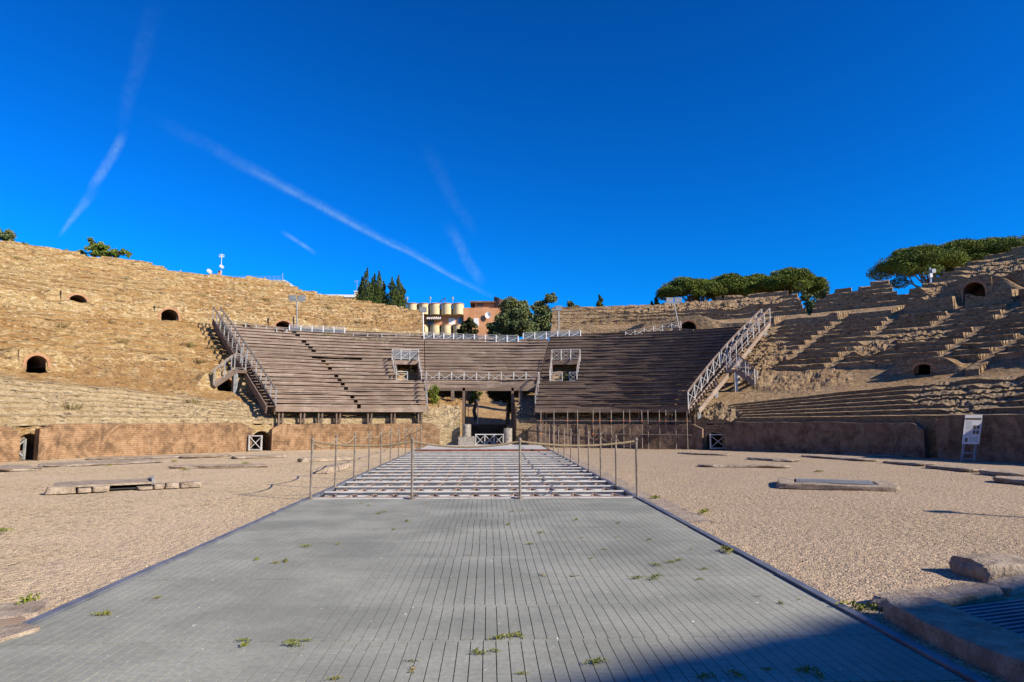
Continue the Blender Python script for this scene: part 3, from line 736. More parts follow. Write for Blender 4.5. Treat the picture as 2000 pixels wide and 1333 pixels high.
# ------------------------------------------------------------------ wooden grandstand over the far seating
WK = .46
def wz(r): return 2.03 + WK * r
def W(t, r, dz=0): return P(t, r, wz(r) + dz)
DR = .535; DZ = DR * WK
OPEN = []
def opening(xa, xb, ya, yb):
    q = [cav(xa, ya, 2.03), cav(xb, ya, 2.03), cav(xa, yb, 2.03), cav(xb, yb, 2.03)]
    o = dict(ta=(q[0][0] + q[2][0]) / 2, tb=(q[1][0] + q[3][0]) / 2, rh=(q[0][1] + q[1][1]) / 2, rl=(q[2][1] + q[3][1]) / 2); OPEN.append(o); return o
OL = opening(770, 820, 712, 746); OR_ = opening(1076, 1130, 712, 747)
def section(name, label, nrow0, nrow1, t_in, t_out, material, plank, seed, HOLES=None):
    rr = random.Random(seed)
    root = thing(name, label, 'grandstand', P((t_in(3) + t_out(3)) / 2, 2, 1.3))
    for k in range(nrow0, nrow1):
        r0 = k * DR; z0 = wz(r0); mm = (MB(), MB()); cutrow = None
        ta, tb = t_in(r0), t_out(r0)
        n = max(1, int(abs(tb - ta) * (EB + r0) / plank))
        for board in range(4):              # two riser boards, two tread boards
            cuts = [ta] + sorted(ta + (tb - ta) * (i + rr.uniform(-.35, .35) + (board % 2) * .4) / n for i in range(1, n)) + [tb]
            sagr = rr.uniform(-.012, .012)
            for i in range(len(cuts) - 1):
                a, b_ = cuts[i], cuts[i + 1]; mid = (a + b_) / 2
                skip = False; parts_ = [(a, b_)]
                for o in OPEN:
                    lo, hi = min(o['ta'], o['tb']), max(o['ta'], o['tb'])
                    if o['rl'] - .1 < r0 + (.3 if board > 1 else 0) < o['rh'] + .05:
                        nw = []; cutrow = (lo + hi) / 2 if cutrow is None and min(ta, tb) < lo and hi < max(ta, tb) else cutrow
                        for (p, q) in parts_:
                            p, q = min(p, q), max(p, q)
                            if q <= lo or p >= hi: nw.append((p, q))
                            else:
                                if p < lo: nw.append((p, lo))
                                if q > hi: nw.append((hi, q))
                        parts_ = nw
                hc = HOLES(r0) if HOLES and board < 2 and k % 5 != 3 else None
                if hc is not None and min(a, b_) < hc < max(a, b_): parts_ = [z_ for (p, q) in parts_ for z_ in (((p, hc - .0045), (hc + .0045, q)) if p < hc < q else ((p, q),))]
                if rr.random() < .006: continue
                tn = rr.uniform(.80, 1.15) * (1.12 if board > 1 else 1.0); j = rr.uniform(-.007, .007) + sagr * .7; dj = rr.uniform(-.008, .008)
                for (p, q) in parts_:
                    p, q = p + .0002, q - .0002
                    if q - p < .001: continue
                    if board < 2:
                        za = z0 - .004 + board * .106 + j * .4; zb = za + .099; ra, rb_ = r0 + .004 + dj, r0 + .034 + dj
                    else:
                        za = z0 + DZ + .002 + j; zb = za + .032; ra = r0 - .035 + (board - 2) * .285 + dj; rb_ = ra + .27
                    tw = rr.uniform(-.007, .007); c = []
                    for z in (za, zb): c += [P(p, ra, z + tw), P(q, ra, z - tw), P(q, rb_, z - tw), P(p, rb_, z + tw)]
                    mm[1 if cutrow is not None and (p + q) / 2 > cutrow else 0].hexa(c, tn)
        for m in mm:
            if m.v: obj('seat_row', m, material, root)
    return root
L_in = lambda r: -.545 - .0016 * r; L_out = lambda r: -.1745 + .0019 * r
M_out = lambda r: .112 + .002 * (r - 3); R_out = lambda r: .497 + .0056 * r
HA, HB = cav(695, 790, 2.03), cav(583, 662, 2.03)      # small step openings cross the left section in a line
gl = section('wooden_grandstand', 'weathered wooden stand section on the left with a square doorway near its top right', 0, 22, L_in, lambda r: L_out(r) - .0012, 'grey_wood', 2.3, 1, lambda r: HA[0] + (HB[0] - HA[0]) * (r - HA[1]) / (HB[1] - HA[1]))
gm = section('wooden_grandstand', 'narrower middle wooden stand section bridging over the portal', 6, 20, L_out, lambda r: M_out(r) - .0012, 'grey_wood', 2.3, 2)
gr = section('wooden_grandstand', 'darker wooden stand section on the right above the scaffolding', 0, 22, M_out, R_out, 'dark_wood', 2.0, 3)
# fascia, side boards, posts
def fascia(root, ta, tb, r, z0, z1, material, th=.05, seg=1.2):
    m = MB(); n = max(1, int(abs(tb - ta) * 22 / seg)); tt = np.linspace(ta, tb, n + 1)
    for i in range(n):
        c = []
        for z in (z0, z1): c += [P(tt[i], r, z), P(tt[i + 1], r, z), P(tt[i + 1], r + th, z), P(tt[i], r + th, z)]
        m.hexa(c, rnd.uniform(.8, 1.1))
    return obj('fascia_board', m, material, root)
fascia(gl, L_in(0), L_out(0), -.03, 1.86, 2.035, 'grey_wood'); fascia(gr, M_out(0), R_out(0), -.03, 1.84, 2.035, 'dark_wood')
fascia(gm, L_out(3.2), M_out(3.2), 6 * DR - .05, wz(6 * DR) - .34, wz(6 * DR) + .01, 'grey_wood')
def side_board(root, tf, r0, r1, material, off):
    m = MB(); n = int(round((r1 - r0) / DR))
    for i in range(n):
        ra, rb_ = r0 + i * DR, r0 + (i + 1) * DR; c = []
        for dz0 in (-.30, .0):
            for (rq, tq) in ((ra, tf(ra) + off), (rb_, tf(rb_) + off), (rb_, tf(rb_) + off + .0018), (ra, tf(ra) + off + .0018)): c.append(P(tq, rq, wz(rq) + dz0))
        m.hexa(c, rnd.uniform(.8, 1.1))
    return obj('side_board', m, material, root)
side_board(gl, L_in, 0, 22 * DR, 'grey_wood', -.0025); side_board(gl, L_out, 0, 6 * DR, 'grey_wood', .0008); side_board(gr, M_out, 0, 6 * DR, 'dark_wood', -.0026); side_board(gr, R_out, 0, 22 * DR, 'dark_wood', .0008)
def post_px(root, px, material, r=.06):
    t = tr(*ground(px, 879)[:2])[0]; o, tg = basis(t)
    m = MB(); c = P(t, r + .08)
    for s_ in (-.09, .09): m.obox(c + tg * s_, o, tg, .12, .07, 1.18, 1.86)
    m.obox(c, o, tg, .2, .30, 1.12, 1.2); obj('support_post', m, material, root)
    m = MB(); m.beam(c + o * .1 + np.array([0, 0, 1.9]), P(t, 2.2, wz(2.2) - .12), .12, .2); m.beam(c + np.array([0, 0, 1.3]), P(t, .9, 2.2), .07, .1); obj('rafter', m, material, root)
for px in (541, 590, 629, 667, 731, 777, 829): post_px(gl, px, 'dark_wood')
for px in (1058, 1118, 1180, 1240, 1300, 1347): post_px(gr, px, 'dark_wood', .25)
for px in (884, 1016):                       # posts carrying the bridge
    m = MB(); q = at(px, 770, 38.6); m.box(q[0] - .09, q[0] + .09, 38.5, 38.7, 2.45 if px > 1000 else 2.55, 3.2); obj('hanging_post', m, 'dark_wood', gm)
for xx in (-1.46, 1.38):
    m = MB(); m.box(xx - .07, xx + .07, 38.9, 39.05, 0, 3.3); obj('support_post', m, 'dark_wood', gm)
m = MB()
for yy in np.arange(38.9, 46.5, .8): m.box(-3.3, 2.7, yy, yy + .12, 3.12 + (yy - 38.9) * .44, 3.3 + (yy - 38.9) * .44)
obj('floor_joist', m, 'dark_wood', gm)

def under(root, ta, tb, r0, r1):
    m = MB(); rs = np.arange(r0, r1, DR)
    for r_ in rs:
        tt = np.linspace(ta(r_), tb(r_), 9)
        for i in range(8):
            c = []
            for z in (wz(r_) - .12, wz(r_) - .09): c += [P(tt[i], r_, z), P(tt[i + 1], r_, z), P(tt[i + 1], r_ + DR, z + DZ), P(tt[i], r_ + DR, z + DZ)]
            m.hexa(c)
    obj('under_boarding', m, 'dark_wood', root)
under(gm, lambda r: L_out(r) - .004, lambda r: M_out(r) + .004, 3.3, 10.4); under(gl, lambda r: L_in(r) + .01, L_out, 8.2, 11.2); under(gr, M_out, lambda r: R_out(r) - .01, 8.2, 11.2)
# railings: posts, rails and crossed braces
def railing(label, pts, h, mats=('grey_steel', 'grey_steel'), cross=True, panel=None, cat='railing', name='railing', pw=.045, rw=.035, low=.1):
    t = thing(name, label, cat, pts[0]); pts = [np.array(p, float) for p in pts]; zz = np.array([0, 0, 1.0])
    for p in pts: m = MB(); m.beam(p, p + zz * h, pw, pw * 1.3, (0, 1, 0)); obj('post', m, mats[0], t)
    m = MB()
    for a, b_ in zip(pts[:-1], pts[1:]): m.beam(a + zz * (h + .012), b_ + zz * (h + .012), rw * 1.6, rw)
    obj('handrail', m, mats[1], t)
    m = MB()
    for a, b_ in zip(pts[:-1], pts[1:]): m.beam(a + zz * low, b_ + zz * low, rw * .7, rw * .8); m.beam(a + zz * (h - .09), b_ + zz * (h - .09), rw * .6, rw * .6)
    obj('lower_rail', m, mats[1], t)
    if cross:
        for a, b_ in zip(pts[:-1], pts[1:]):
            m = MB(); d = (b_ - a); n = np.cross(d, zz); n /= max(np.linalg.norm(n), 1e-6)
            m.beam(a + zz * low + n * .008, b_ + zz * (h - .1) + n * .008, rw * .6, rw * .6); m.beam(a + zz * (h - .1) - n * .008, b_ + zz * low - n * .008, rw * .6, rw * .6); obj('cross_brace', m, mats[0], t)
    if panel:
        for a, b_ in zip(pts[:-1], pts[1:]):
            m = MB(); m.beam(a + (b_ - a) * .05 + zz * (h * .52), b_ - (b_ - a) * .05 + zz * (h * .52), .008, h * .74); obj('panel', m, panel, t)
    return t
def wpt(px, py): t, r = cav(px, py, 2.03); return W(t, r)
def between(pa, pb, n): return [pa + (pb - pa) * i / n for i in range(n + 1)]
# bridge rail with eight crosses
ta, tb = L_out(3.1) + .002, M_out(3.1) - .002
railing('long pale railing of crosses on the bridge above the portal', [P(t, 6 * DR + .04, wz(6 * DR) + .06) for t in np.linspace(ta, tb, 10)], .66, ('pale_steel', 'grey_wood'), pw=.06)
def dooropen(o, root, lab, material):
    a, b_ = o['ta'], o['tb']; rl, rh = o['rl'], o['rh']
    m = MB(); c = []
    for z in (wz(rh) - .02, wz(rh) + .24): c += [P(a, rh - .06, z), P(b_, rh - .06, z), P(b_, rh, z), P(a, rh, z)]
    m.hexa(c); obj('lintel_board', m, material, root)
    m = MB(); c = []
    for z in (wz(rl) - .06, wz(rl)): c += [P(a, rl, z), P(b_, rl, z), P(b_, rh + 1.6, z), P(a, rh + 1.6, z)]
    m.hexa(c); obj('landing', m, material, root)
    for q in (a, b_):
        m = MB(); c = []; tt = .0016
        for k, (r_, zl, zh) in enumerate(((rl, wz(rl) - .1, wz(rl) + .05), (rh, wz(rl) - .1, wz(rh) + .05))):
            c += [P(q - tt, r_, zl), P(q + tt, r_, zl), P(q + tt, r_, zh), P(q - tt, r_, zh)]
        m.hexa([c[0], c[1], c[5], c[4], c[3], c[2], c[6], c[7]]); obj('door_cheek', m, material, root)
    m = MB(); c = []
    for z in (wz(rl), wz(rh) + .2): c += [P(a, rh + 1.6, z), P(b_, rh + 1.6, z), P(b_, rh + 1.65, z), P(a, rh + 1.65, z)]
    m.hexa(c); obj('door_back', m, 'dark_wood', root)
    railing('white crossed railing over the doorway of the %s wooden section' % lab, [P(t, rh + .02, wz(rh) + .24) for t in np.linspace(a, b_, 4)], .68, ('pale_steel', 'pale_steel'), panel='clear_panel' if lab == 'left' else None, pw=.06)
    for q, sd in ((a, 'left'), (b_, 'right')):
        railing('sloping stair rail on the %s side of the %s doorway' % (sd, lab), [P(q, r_, wz(r_) + .05) for r_ in np.linspace(rl - .1, rh + .1, 4)], .72, ('pale_steel', 'grey_wood'), False)
    mid = a + (b_ - a) * .45
    railing('low crossed barrier closing the left of the %s doorway' % lab, [P(a + .001, rl + .1, wz(rl) + .02), P(mid, rl + .1, wz(rl) + .02)], .56, ('pale_steel', 'pale_steel'))
    if lab == 'right': railing('low crossed barrier closing the right of the right doorway', [P(a + (b_ - a) * .72, rl + .1, wz(rl) + .02), P(b_ - .001, rl + .1, wz(rl) + .02)], .56, ('pale_steel', 'pale_steel'))
dooropen(OL, gl, 'left', 'grey_wood'); dooropen(OR_, gr, 'right', 'dark_wood')
railing('stepped rail down the inner edge of the right section beside the portal', [P(M_out(r_) + .001, r_, wz(r_) + .03) for r_ in (.1, 1.1, 2.1, 3.1)], .72, ('grey_steel', 'grey_wood'), False)
railing('thin dark rail on the inner edge of the left section beside the portal', [P(L_out(r_) - .001, r_, wz(r_) + .03) for r_ in (.1, 1.1, 2.1, 3.1)], .74, ('grey_steel', 'post_steel'), False)
# fences behind the top row
def fence_px(label, plist, h, n, **kw):
    pts = []
    for (xa, ya), (xb, yb), k in zip(plist[:-1], plist[1:], n):
        a, b_ = wpt(xa, ya), wpt(xb, yb); pts += between(a, b_, k)[(1 if pts else 0):]
    return railing(label, pts, h, **kw)
fence_px('central glazed fence of white posts behind the middle wooden rows', [(828, 665), (905, 669), (1012, 672)], .56, (4, 5), mats=('white_paint', 'grey_steel'), panel='clear_panel', pw=.075)
fence_px('raised glazed fence in front of the right rear wall end', [(1022, 667), (1134, 661)], .58, (5,), mats=('white_paint', 'grey_steel'), panel='clear_panel', pw=.06)
fence_px('pale mesh fence with white posts beneath the leftmost floodlight', [(565, 652), (673, 657)], .58, (5,), mats=('white_paint', 'grey_steel'), panel='wire_panel', pw=.055, cross=False)
fence_px('thin dark rail along the top of the left wooden rows', [(438, 638), (560, 656)], .42, (6,), mats=('pale_steel', 'post_steel'), cross=False, pw=.05)
fence_px('low rail of pale posts left of the central fence', [(690, 662), (826, 662)], .36, (5,), mats=('pale_steel', 'post_steel'), cross=False)
fence_px('sloping crossed railing climbing towards the right upper arch', [(1222, 662), (1330, 642)], .5, (6,), mats=('pale_steel', 'grey_wood'))
m = MB(); a, b_ = wpt(1290, 646) + np.array([0, 0, .25]), wpt(1356, 652) + np.array([0, 0, .25]); m.beam(a, b_, .28, .05); tag(obj('loose_plank', m, 'grey_wood'), 'pale loose plank lying by the railing under the right upper arch', 'plank')
# staircases
def staircase(label, tf, off, r_bot, r_top, wide, matr, steel, seed):
    t = thing('wooden_staircase', label, 'staircase', P(tf(r_bot) + off, r_bot, 1.3)); sg = 1 if off > 0 else -1
    def q(r_, lat, dz): c = P(tf(r_) + off, r_, wz(r_) + dz); _, tg = basis(tf(r_)); return c + tg * lat
    for lat in (0, sg * wide):
        m = MB(); m.beam(q(r_bot, lat, -.03), q(r_top, lat, -.03), .06, .36 if steel == 'dark_wood' else .26); obj('stringer', m, matr, t)
    n = int((r_top - r_bot) / .36)
    for i in range(n):
        r_ = r_bot + (i + .5) * (r_top - r_bot) / n; m = MB(); o, tg = basis(tf(r_)); c = q(r_, sg * wide / 2, 0); m.obox(c, o, tg, .30, wide - .07, c[2] + .03, c[2] + .07, rnd.uniform(.8, 1.15)); obj('tread', m, matr, t)
    for k, r_ in enumerate(np.linspace(r_bot + .8, r_top - .3, 5)):
        m = MB(); a = q(r_, sg * wide * .5, 0); m.box(a[0] - .09, a[0] + .09, a[1] - .09, a[1] + .09, 1.3 + K * r_ - .3, a[2] - .1); obj('support_post', m, steel, t)
    return t, q, sg
sl_, ql, sg = staircase('dark wooden staircase climbing the outer edge of the left wooden section', L_in, -.002, -.1, 12.2, .42, 'dark_wood', 'dark_wood', 1)
railing('dark metal handrail along the left staircase beside the wooden rows', [ql(r_, 0, .12) for r_ in np.linspace(-.1, 12.2, 14)], .82, ('grey_steel', 'post_steel'), False)
railing('outer handrail of the left staircase facing the stone bank', [ql(r_, sg * .42, .12) for r_ in np.linspace(5.2, 12.2, 8)], .82, ('grey_steel', 'post_steel'), False)
sr_, qr, sg = staircase('grey wooden staircase with pale crossed rails on the right edge of the stand', R_out, .003, -.3, 12.4, .5, 'grey_wood', 'grey_steel', 2)
railing('upper pale crossed railing on the inner side of the right staircase', [qr(r_, 0, .1) for r_ in np.linspace(5.2, 12.4, 8)], .88, ('pale_steel', 'grey_wood'))
railing('lower pale crossed railing on the inner side of the right staircase', [qr(r_, 0, .1) for r_ in np.linspace(-.3, 4.9, 6)], .88, ('pale_steel', 'grey_wood'))
railing('outer pale rail of the right staircase next to the stone rows', [qr(r_, sg * .5, .1) for r_ in np.linspace(5.2, 12.4, 8)], .88, ('pale_steel', 'grey_wood'), False)
def landing(label, q, sg, wide, rA, run, drop, matr, steel, lab2):
    t = thing('side_stair', label, 'staircase', q(rA, 0, 0)); o, tg = basis(math.atan2(q(rA, 0, 0)[0], q(rA, 0, 0)[1] - CY))
    tg = tg * sg; a = q(rA, sg * wide, .06); m = MB(); m.obox(a + tg * .3, o, tg, 1.1, .6, a[2] - .16, a[2]); obj('landing_platform', m, matr, t)
    for s_ in (-.5, .5):
        m = MB(); m.beam(a + tg * .6 + o * s_ + np.array([0, 0, -.1]), a + tg * (.6 + run) + o * s_ + np.array([0, 0, -drop]), .06, .28); obj('stringer', m, matr, t)
    n = int(drop / .17)
    for i in range(n): m = MB(); c = a + tg * (.6 + run * (i + .5) / n); z = a[2] - drop * (i + .5) / n; m.obox(c, o, tg, .96, .28, z, z + .04, rnd.uniform(.8, 1.1)); obj('tread', m, matr, t)
    for s_ in (-.45, .45): m = MB(); c = a + tg * .5 + o * s_; m.box(c[0] - .08, c[0] + .08, c[1] - .08, c[1] + .08, a[2] - 1.5, a[2] - .17); obj('support_post', m, steel, t)
    for s_, nm in ((-.52, 'front'), (.52, 'rear')):
        railing('%s rail of the side steps leaving the %s staircase' % (nm, lab2), [a + tg * .05 + o * s_, a + tg * .6 + o * s_] + between(a + tg * .6 + o * s_, a + tg * (.6 + run) + o * s_ - np.array([0, 0, drop]), 2)[1:], .84, (steel, 'post_steel' if lab2 == 'left' else 'grey_wood'), lab2 == 'right')
landing('short dark side steps dropping from the left staircase to the stone bank', ql, -1, .42, 4.3, .95, .85, 'dark_wood', 'grey_steel', 'left')
landing('short grey side steps dropping from the right staircase to the stone rows', qr, 1, .5, 4.6, .9, .85, 'grey_wood', 'pale_steel', 'right')

# scaffolding under the right section
sca = thing('scaffolding', 'rusty tube scaffolding propping the right wooden section above the dark podium', 'scaffolding', P(.3, -.3, 0))
tps = [tr(*ground(px, 876 + (px - 1050) * .01)[:2])[0] for px in (1055, 1080, 1106, 1125, 1155, 1168, 1190, 1214, 1226, 1250, 1262, 1285, 1298, 1318, 1341)]
for i, t in enumerate(tps): m = MB(); a = P(t, -.32 - .03 * (i % 2)); m.tube([(a[0], a[1], 0), (a[0], a[1], 1.95)], .024, 8); obj('upright_tube', m, 'post_steel', sca)
for z, i0 in ((1.40, 0), (.72, 5)):
    m = MB(); m.tube([P(t, -.375, z + .01 * math.sin(9 * t)) for t in np.linspace(tps[i0] - .01, tps[-1] + .01, 12)], .022, 8); obj('ledger_tube', m, 'post_steel', sca)
for i, t in enumerate(tps):
    if i % 3 != 1 or i in (4, 7):
        m = MB(); a = P(t, -.35); o, tg = basis(t); m.obox(a, o, tg, .11, .075, 1.36, 1.45); obj('clamp', m, 'orange_clamp', sca)
    if i in (0, 3, 4): m = MB(); a = P(t, -.345); o, tg = basis(t); m.obox(a, o, tg, .09, .07, .68, .76); obj('clamp', m, 'orange_clamp', sca)

# ------------------------------------------------------------------ portal, gates, columns
def gate_at(label, a, b_, h, material='pale_steel', crosses=1, z=.03):
    t = thing('metal_gate', label, 'gate', ((a[0] + b_[0]) / 2, (a[1] + b_[1]) / 2, 0)); a = np.array([a[0], a[1], z]); b_ = np.array([b_[0], b_[1], z]); zz = np.array([0, 0, 1.])
    m = MB()
    for p in (a, b_): m.beam(p, p + zz * h, .06, .06, (0, 1, 0))
    m.beam(a + zz * (h - .03), b_ + zz * (h - .03), .05, .05); m.beam(a + zz * .05, b_ + zz * .05, .05, .05); obj('frame', m, material, t)
    pts = between(a, b_, crosses)
    for i in range(crosses):
        m = MB(); p, q = pts[i], pts[i + 1]; n = np.array([0, .012, 0]); m.beam(p + zz * .07 + n, q + zz * (h - .06) + n, .035, .03); m.beam(p + zz * (h - .06) - n, q + zz * .07 - n, .035, .03); obj('cross_brace', m, material, t)
        if i: m = MB(); m.beam(p + zz * .06, p + zz * (h - .05), .05, .05, (0, 1, 0)); obj('middle_post', m, material, t)
    return t
gate_at('pale double gate with crossed bars closing the central portal', at(929, 868, 36.6), at(983, 868, 36.6), .66, crosses=3)
gate_at('pale crossed gate in the podium opening below the left staircase', ground(486, 882), ground(510, 882), .72)
gate_at('pale crossed gate in the arched podium opening at right', ground(1388, 879), ground(1418, 879), .74)
t = thing('timber_barrier', 'grey barrier with slanted timber brace in the far left podium opening', 'barrier', ground(25, 899))
a, b_ = ground(10, 899), ground(46, 898); zz = np.array([0, 0, 1.]); m = MB()
for p in (a, b_): m.beam(p, p + zz * .78, .07, .07, (0, 1, 0))
m.beam(a + zz * .8, b_ + zz * .8, .08, .07); obj('frame', m, 'grey_steel', t)
m = MB(); m.beam(a + zz * .1, b_ + zz * .74, .05, .05); m.beam(a + zz * .7, b_ + zz * .1, .05, .05); obj('cross_brace', m, 'grey_steel', t)
m = MB(); q = a + (b_ - a) * .35; m.beam(q + zz * .42 - np.array([.0, .15, 0]), b_ + zz * .86 - np.array([-.05, .15, 0]), .14, .12); obj('timber_brace', m, 'grey_wood', t)
m = MB(); m.box(a[0] + .05, b_[0] - .05, a[1] + .25, a[1] + .32, -.05, .34); obj('lower_board', m, 'grey_wood', t)
def column(label, px, Y, r, z0, h, seed, base=None):
    q = at(px, 868, Y); t = thing('column_stub', label, 'column', (q[0], Y, 0)); n = 40; m = MB(); vs = []; zs = np.linspace(z0, z0 + h, 12)
    for j, z in enumerate(zs):
        for k in range(n):
            an_ = 2 * math.pi * k / n; rr = r * (1 - .05 * (k % 2)) * (1 + .05 * fbm(k * .3, z * 2, seed, seed)); zz_ = z + (.08 * fbm(math.cos(an_) * 2, math.sin(an_) * 2, 0, seed) if j == 11 else 0); vs.append((q[0] + rr * math.cos(an_), Y + rr * math.sin(an_), zz_))
    fs = [(j * n + k, j * n + (k + 1) % n, (j + 1) * n + (k + 1) % n, (j + 1) * n + k) for j in range(11) for k in range(n)] + [tuple(11 * n + k for k in range(n))]
    m.add(vs, fs); obj('fluted_shaft', m, 'marble', t)
    if base: m = MB(); m.box(q[0] - base[0], q[0] + base[0], Y - base[0] * .8, Y + base[0] * .8, -.02, base[1]); obj('plinth_block', m, 'marble', t)
    return t
column('broken fluted column stub on a block left of the portal gate', 911, 36.0, .21, .56, .64, 3, (.42, .57))
column('short weathered column stub right of the portal gate', 992, 36.0, .22, .0, .98, 5)
# a second dark fence and a grassy slope seen through the portal
railing('dark railing inside the portal passage behind the gate', [np.array([x_, 44.5, .3]) for x_ in (-1.35, -.45, .45, 1.35)], .75, ('post_steel', 'post_steel'))
gs = np.arange(-22, 22.1, .8); gy = np.arange(52, 96.1, .8)
X, Y = np.meshgrid(gs, gy); Zs = -.2 + 5.4 * sst(Y + .05 * X, 52, 80) + .25 * fbm(X * .4, Y * .4, 0, 8)
idx = np.arange(X.size).reshape(X.shape)
tag(link_mesh('hillside', np.stack([X, Y, Zs], -1).reshape(-1, 3), np.stack([idx[:-1, :-1], idx[:-1, 1:], idx[1:, 1:], idx[1:, :-1]], -1).reshape(-1, 4), 'dry_earth', smooth=True), kind='structure')
m = MB(); m.box(-1.5, 1.45, 50.5, 50.9, -.1, 1.05); tag(obj('low_wall', m, 'brick_dark'), 'low dark wall across the passage beneath the dry slope', 'wall')
fn = thing('paling_fence', 'line of thin pale palings up the slope behind the portal', 'fence', (-1.6, 56, 0))
for k in range(5): m = MB(); m.beam((-1.75 - .3 * k, 57 + 1.5 * k, .3), (-1.75 - .3 * k, 57 + 1.5 * k, 2.6 + .35 * k), .05, .05, (0, 1, 0)); obj('paling', m, 'grey_wood', fn)
m = MB(); q = at(933, 800, 58); m.tube([(q[0], 58, .3), (q[0], 58, 3.0)], .035, 8); m.box(q[0] - .16, q[0] + .16, 57.9, 58.1, 3.0, 3.1); tag(obj('path_lamp', m, 'white_paint'), 'thin white lamp post on the dry slope seen through the portal', 'lamp post')
# ------------------------------------------------------------------ trees and plants
def leaf_quads(C, S, rng, flat=.0, asp=1.0):
    n = len(C); a = rng.normal(size=(n, 3)); a[:, 2] *= (1 - flat); a /= np.linalg.norm(a, axis=1)[:, None]
    b_ = rng.normal(size=(n, 3)); b_ -= (b_ * a).sum(1)[:, None] * a; b_ /= np.linalg.norm(b_, axis=1)[:, None]
    S = S[:, None]
    V = np.stack([C - a * S - b_ * S * .5 * asp, C + a * S * .2 - b_ * S * .6 * asp, C + a * S, C + a * S * .1 + b_ * S * .6 * asp], 1)
    return V.reshape(-1, 3), np.arange(4 * n).reshape(n, 4)
def crown(name, clumps, n_per, size, material, parent, seed, flat=0., asp=1.0, hollow=.55):
    rng = np.random.default_rng(seed); VV = []; TT = []
    for (c, rad, k) in clumps:
        n = int(n_per * k); d = rng.normal(size=(n, 3)); d /= np.linalg.norm(d, axis=1)[:, None]
        r = (hollow + (1 - hollow) * rng.random(n) ** .7)[:, None] * (1 + .25 * fbm(d[:, 0] * 2 + c[0], d[:, 1] * 2 + c[1], d[:, 2] * 2, seed))[:, None]
        VV.append(np.array(c) + d * r * np.array(rad)); TT.append(np.full(n, rng.uniform(.15, .85)))
    C = np.concatenate(VV); T = np.clip(np.concatenate(TT) + rng.normal(0, .14, len(C)), 0, 1)
    V, Fq = leaf_quads(C, size * rng.uniform(.6, 1.3, len(C)), rng, flat, asp)
    return link_mesh(name, V, Fq, material, parent, np.repeat(T, 4))
def limb(m, a, b_, r0, r1, rng, n=6, wob=.12):
    a = np.array(a, float); b_ = np.array(b_, float); L = np.linalg.norm(b_ - a)
    pts = [a + (b_ - a) * u + np.array([rng.normal(0, wob * L * .12) if 0 < u < 1 else 0 for _ in range(3)]) for u in np.linspace(0, 1, n)]
    m.tube(pts, [r0 + (r1 - r0) * u for u in np.linspace(0, 1, n)], 7)
def pine(label, px, py_top, py_bot, wpx, Y, seed, zb=6.0, lean=0.0, sparse=1.0, n=1150):
    c = at(px, (py_top + py_bot) / 2, Y); top = at(px, py_top, Y)[2]; bot = at(px, py_bot, Y)[2]; W2 = wpx * Y / F / 2 * 1.13; H2 = (top - bot)
    rng = np.random.default_rng(seed); t = thing('stone_pine', label, 'pine tree', (c[0] + lean, Y, zb)); m = MB()
    fork = np.array([c[0] + lean * .5, Y, bot - .9]); limb(m, (c[0] + lean, Y, zb), fork, .24, .17, rng)
    cl = []
    for k in range(58):
        an_ = rng.uniform(0, 6.283); rr = math.sqrt(rng.random()); x = c[0] + W2 * .86 * rr * math.cos(an_); y = Y + W2 * .75 * rr * math.sin(an_)
        dome = math.sqrt(max(0, 1 - rr * rr)); z = bot + H2 * (.18 + .68 * dome * rng.uniform(.75, 1.05)); s_ = rng.uniform(.20, .34) * W2
        cl.append(((x, y, z), (s_, s_, s_ * .50), sparse))
        if k % 4 == 0: limb(m, fork + np.array([0, 0, rng.uniform(-.3, .4)]), (x, y, z - .1), .085, .02, rng, 6, .3)
    obj('trunk', m, 'bark', t); crown('crown', cl, n, .088, 'pine_leaf', t, seed, .3, .55); return t
pine('leftmost low stone pine of the flat-topped row behind the right rear wall', 1352, 541, 596, 120, 60, 11)
pine('dense stone pine second from left in the flat-topped row', 1418, 534, 592, 105, 61, 12)
pine('stone pine third from left, slightly lower, in the flat-topped row', 1472, 536, 590, 90, 63, 13)
pine('rounder stone pine at the right end of the row with bare lower limbs', 1540, 524, 588, 125, 58, 14)
pine('leaning umbrella pine overhanging the gap at the far right rim', 1800, 482, 556, 165, 54, 15, lean=1.2)
pine('tall umbrella pine behind the highest right tier', 1878, 470, 540, 150, 56, 16)
pine('umbrella pine cut by the right edge of the frame', 1972, 466, 520, 170, 55, 17)
def cypress(label, spires, Y, seed, zb=6.0):
    rng = np.random.default_rng(seed); b_ = at(spires[0][0], 610, Y); t = thing('cypress', label, 'cypress tree', (b_[0], Y, zb)); cl = []; m = MB()
    for (px, py, wpx) in spires:
        p = at(px, py, Y); base = at(px, 606, Y)[2] - .8; w_ = wpx * Y / F / 2 * 1.4; n = 13
        yo = rng.uniform(-.4, .4); limb(m, (p[0], Y + yo, zb), (p[0], Y + yo, p[2] - .4), .12, .02, rng)
        for i in range(n):
            u = i / (n - 1); rr = w_ * (1 - u ** 1.7) * (.8 + .3 * rng.random()) + .05
            cl.append(((p[0] + rng.normal(0, .08), Y + yo, base + (p[2] - base) * u), (rr, rr, (p[2] - base) / n * 1.1), .5 + .6 * (1 - u)))
    obj('trunk', m, 'bark', t); crown('crown', cl, 330, .10, 'cypress_leaf', t, seed, -.4, .5, .5)
cypress('broad dark cypress with many pointed spires behind the left rear wall', [(706, 546, 28), (716, 530, 32), (729, 539, 34), (741, 535, 30), (748, 553, 22), (724, 552, 62), (738, 562, 44)], 62, 21)
cypress('narrower twin cypress right of the broad one', [(767, 548, 26), (778, 543, 28), (772, 560, 44), (785, 558, 16)], 62, 22)
